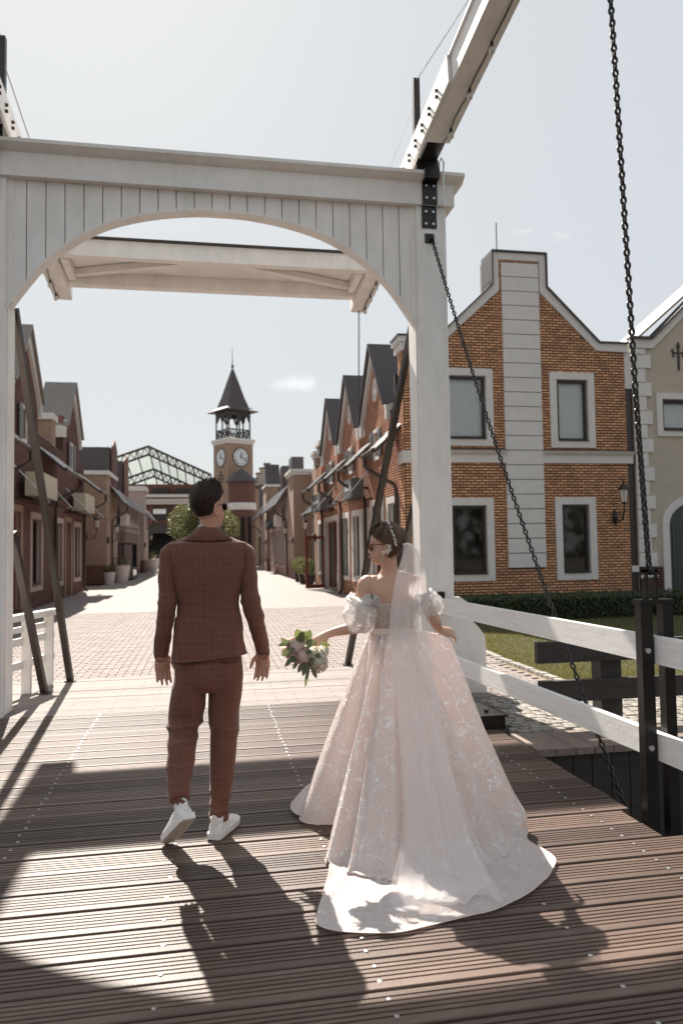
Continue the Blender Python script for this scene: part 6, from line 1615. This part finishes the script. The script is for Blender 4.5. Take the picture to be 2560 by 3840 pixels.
ve = veil_layer(.012, 1.0, 1.0).build('veil', 'veil_tulle', bride, smooth=True, nofix=True)
veil_layer(.030, 4.2, .80).build('veil_layer', 'veil_tulle', ve, smooth=True, nofix=True)
MB().tube([(1.055,3.912,1.520),(1.078,3.898,1.526),(1.10,3.905,1.516)], .006, 6).build('veil_comb', 'pearl', bride)
# a pale toe is not seen; right-hand ring
MB().tube([(1.338+.0085*math.cos(a),4.035+.004*math.sin(a),1.020+.0085*math.sin(a)) for a in np.linspace(0,2*PI,13)], .0012, 4, cap=False).build('ring', 'galv', bride)

# ------------------------------------------------------------------ bouquet
M['petal_p'] = mat('blush_petal', (.90,.78,.73), .6, rnd=.08); translucent(M['petal_p'], .35, (.8,.55,.46))
M['petal_w'] = mat('cream_petal', (.92,.89,.82), .6, rnd=.06); translucent(M['petal_w'], .35, (.85,.78,.62))
M['euca'] = mat('eucalyptus_leaf', (.12,.135,.085), .5, noise=(30,.2,3), rnd=.35); translucent(M['euca'], .3, (.28,.32,.10))
bq = thing('bouquet', 'hand-tied bouquet of blush and cream flowers with eucalyptus leaves held in the left hand', 'bouquet', (.56,4.02,.98))
def flower(c, r_, mt, n=34, ruff=.3, dirv=(-.3,-.8,.2)):
    m = MB(); c = Vector(c); dv = Vector(dirv).normalized()
    for k in range(n):
        f = (k+.5)/n; inc = math.acos(1-1.45*f); az = k*2.39996
        e1 = dv.cross(Vector((0,0,1))).normalized(); e2 = dv.cross(e1)
        n_ = (dv*math.cos(inc)+(e1*math.cos(az)+e2*math.sin(az))*math.sin(inc)).normalized(); t1 = n_.cross(dv if inc > .1 else Vector((1,0,0))).normalized(); t2 = n_.cross(t1)
        b_ = c+n_*r_*(.55+.42*f); s_ = r_*(.30+.34*f); V = []
        for a in range(4):
            for b2 in range(4):
                u, v = (a/3-.5)*2, (b2/3-.5)*2; p = b_+t1*(u*s_)*(1-.25*v*v)+t2*(v*s_)*(1-.2*u*u)+n_*(-(u*u+v*v)*s_*.32+ruff*s_*math.sin(3*u+k)*math.cos(2*v+k)*.5+(.22*s_ if b2 == 0 else 0)); V.append(tuple(p))
        m.add(V, [(a*4+q, a*4+q+1, a*4+q+5, a*4+q+4) for a in range(3) for q in range(3)])
    return m.build('flower', mt, bq, smooth=True, nofix=True)
flower((.468,3.985,.985), .052, 'petal_p'); flower((.505,3.96,.935), .045, 'petal_p', 30); flower((.460,3.99,.935), .040, 'petal_p', 26)
flower((.518,3.99,.905), .038, 'petal_p', 24); flower((.580,3.97,.920), .060, 'petal_w', 46, .6); flower((.600,3.99,.880), .045, 'petal_w', 34, .6); flower((.500,4.01,1.01), .040, 'petal_w', 26); flower((.425,4.01,.955), .034, 'petal_w', 20, .6); flower((.618,3.985,.948), .034, 'petal_w', 22, .6)
def leaf_obj(base, tip, wdt, bend=.15, nrm=(0,-1,.3)):
    b_, t_ = Vector(base), Vector(tip); d = t_-b_; L_ = d.length; d.normalize(); n = Vector(nrm); n = (n-d*n.dot(d)).normalized(); s_ = d.cross(n); V = []; k = 8
    for i in range(k+1):
        f = i/k; w_ = wdt*math.sin(PI*min(1,f**.8*.98+.02))**.75; c = b_+d*(L_*f)+n*(-bend*L_*f*f*.5)
        V += [tuple(c-s_*w_+n*.15*w_), tuple(c), tuple(c+s_*w_+n*.15*w_)]
    m = MB().add(V, [(3*i+q, 3*i+q+1, 3*i+q+4, 3*i+q+3) for i in range(k) for q in (0,1)]); return m.build('leaf', 'euca', bq, smooth=True, nofix=True)
LV = [((.44,3.97,.99),(.385,3.96,1.035),.014),((.60,3.96,1.0),(.655,3.95,.985),.013),((.55,3.95,.875),(.575,3.94,.815),.012),((.445,3.95,.93),(.405,3.94,.885),.014),((.56,3.93,.95),(.60,3.92,.925),.013),((.455,3.98,1.012),(.372,3.97,.992),.016),((.485,3.97,1.02),(.535,3.96,1.062),.026),((.505,3.98,1.02),(.470,3.97,1.078),.028),((.53,3.98,1.01),(.545,3.97,1.072),.022),((.52,3.955,1.0),(.578,3.95,1.005),.022),
      ((.462,3.95,.975),(.405,3.94,.958),.015),((.43,3.95,.962),(.392,3.94,.945),.010),((.50,3.94,.955),(.535,3.93,.935),.016),((.47,3.96,.925),(.428,3.95,.915),.020),((.475,3.96,.905),(.448,3.95,.870),.012),
      ((.50,3.95,.895),(.475,3.94,.852),.014),((.515,3.95,.90),(.500,3.94,.830),.016),((.53,3.95,.90),(.525,3.94,.845),.014),((.535,3.955,.88),(.505,3.94,.772),.012),((.545,3.94,.93),(.552,3.93,.895),.017),((.49,3.95,1.01),(.470,3.94,1.045),.012),((.52,3.94,.968),(.548,3.93,.952),.014),((.50,3.95,.92),(.522,3.94,.890),.013)]
for b_, t_, w_ in LV: leaf_obj(b_, t_, w_, RNG.uniform(-.2,.3), (RNG.uniform(-.5,.5),-1,RNG.uniform(0,.6)))
st = MB()
for k in range(9): a = k*.7; st.tube([(.50+.03*math.cos(a),3.99+.02*math.sin(a),.95+.02*math.sin(k)),(.575,4.03,.985),(.66+.01*math.cos(a),4.07,1.02+.008*math.sin(a))], .003, 5)
st.build('stems', 'euca', bq, kind='stuff')
sp_ = MB()
for k in range(60): sp_.lathe((.555+RNG.normal()*.022, 3.955+RNG.normal()*.01, .862+RNG.normal()*.03), [(0,0),(.0022,.002),(0,.0045)], 5)
sp_.build('seed_sprays', 'belt', bq, kind='stuff')

# groups of look-alikes
for stem, grp in (('wall_lantern','wall lanterns on the house fronts'),('sign_box','shop sign boxes over the street'),('glass_canopy','glass canopies on steel rods'),
                  ('steel_stay','steel stays behind the portal posts'),('chain','chains of the drawbridge'),('planter','pale planters on the left side of the street')):
    for o in bpy.data.objects:
        if o.parent is None and o.name.split('.')[0] == stem and 'category' in o: o['group'] = grp
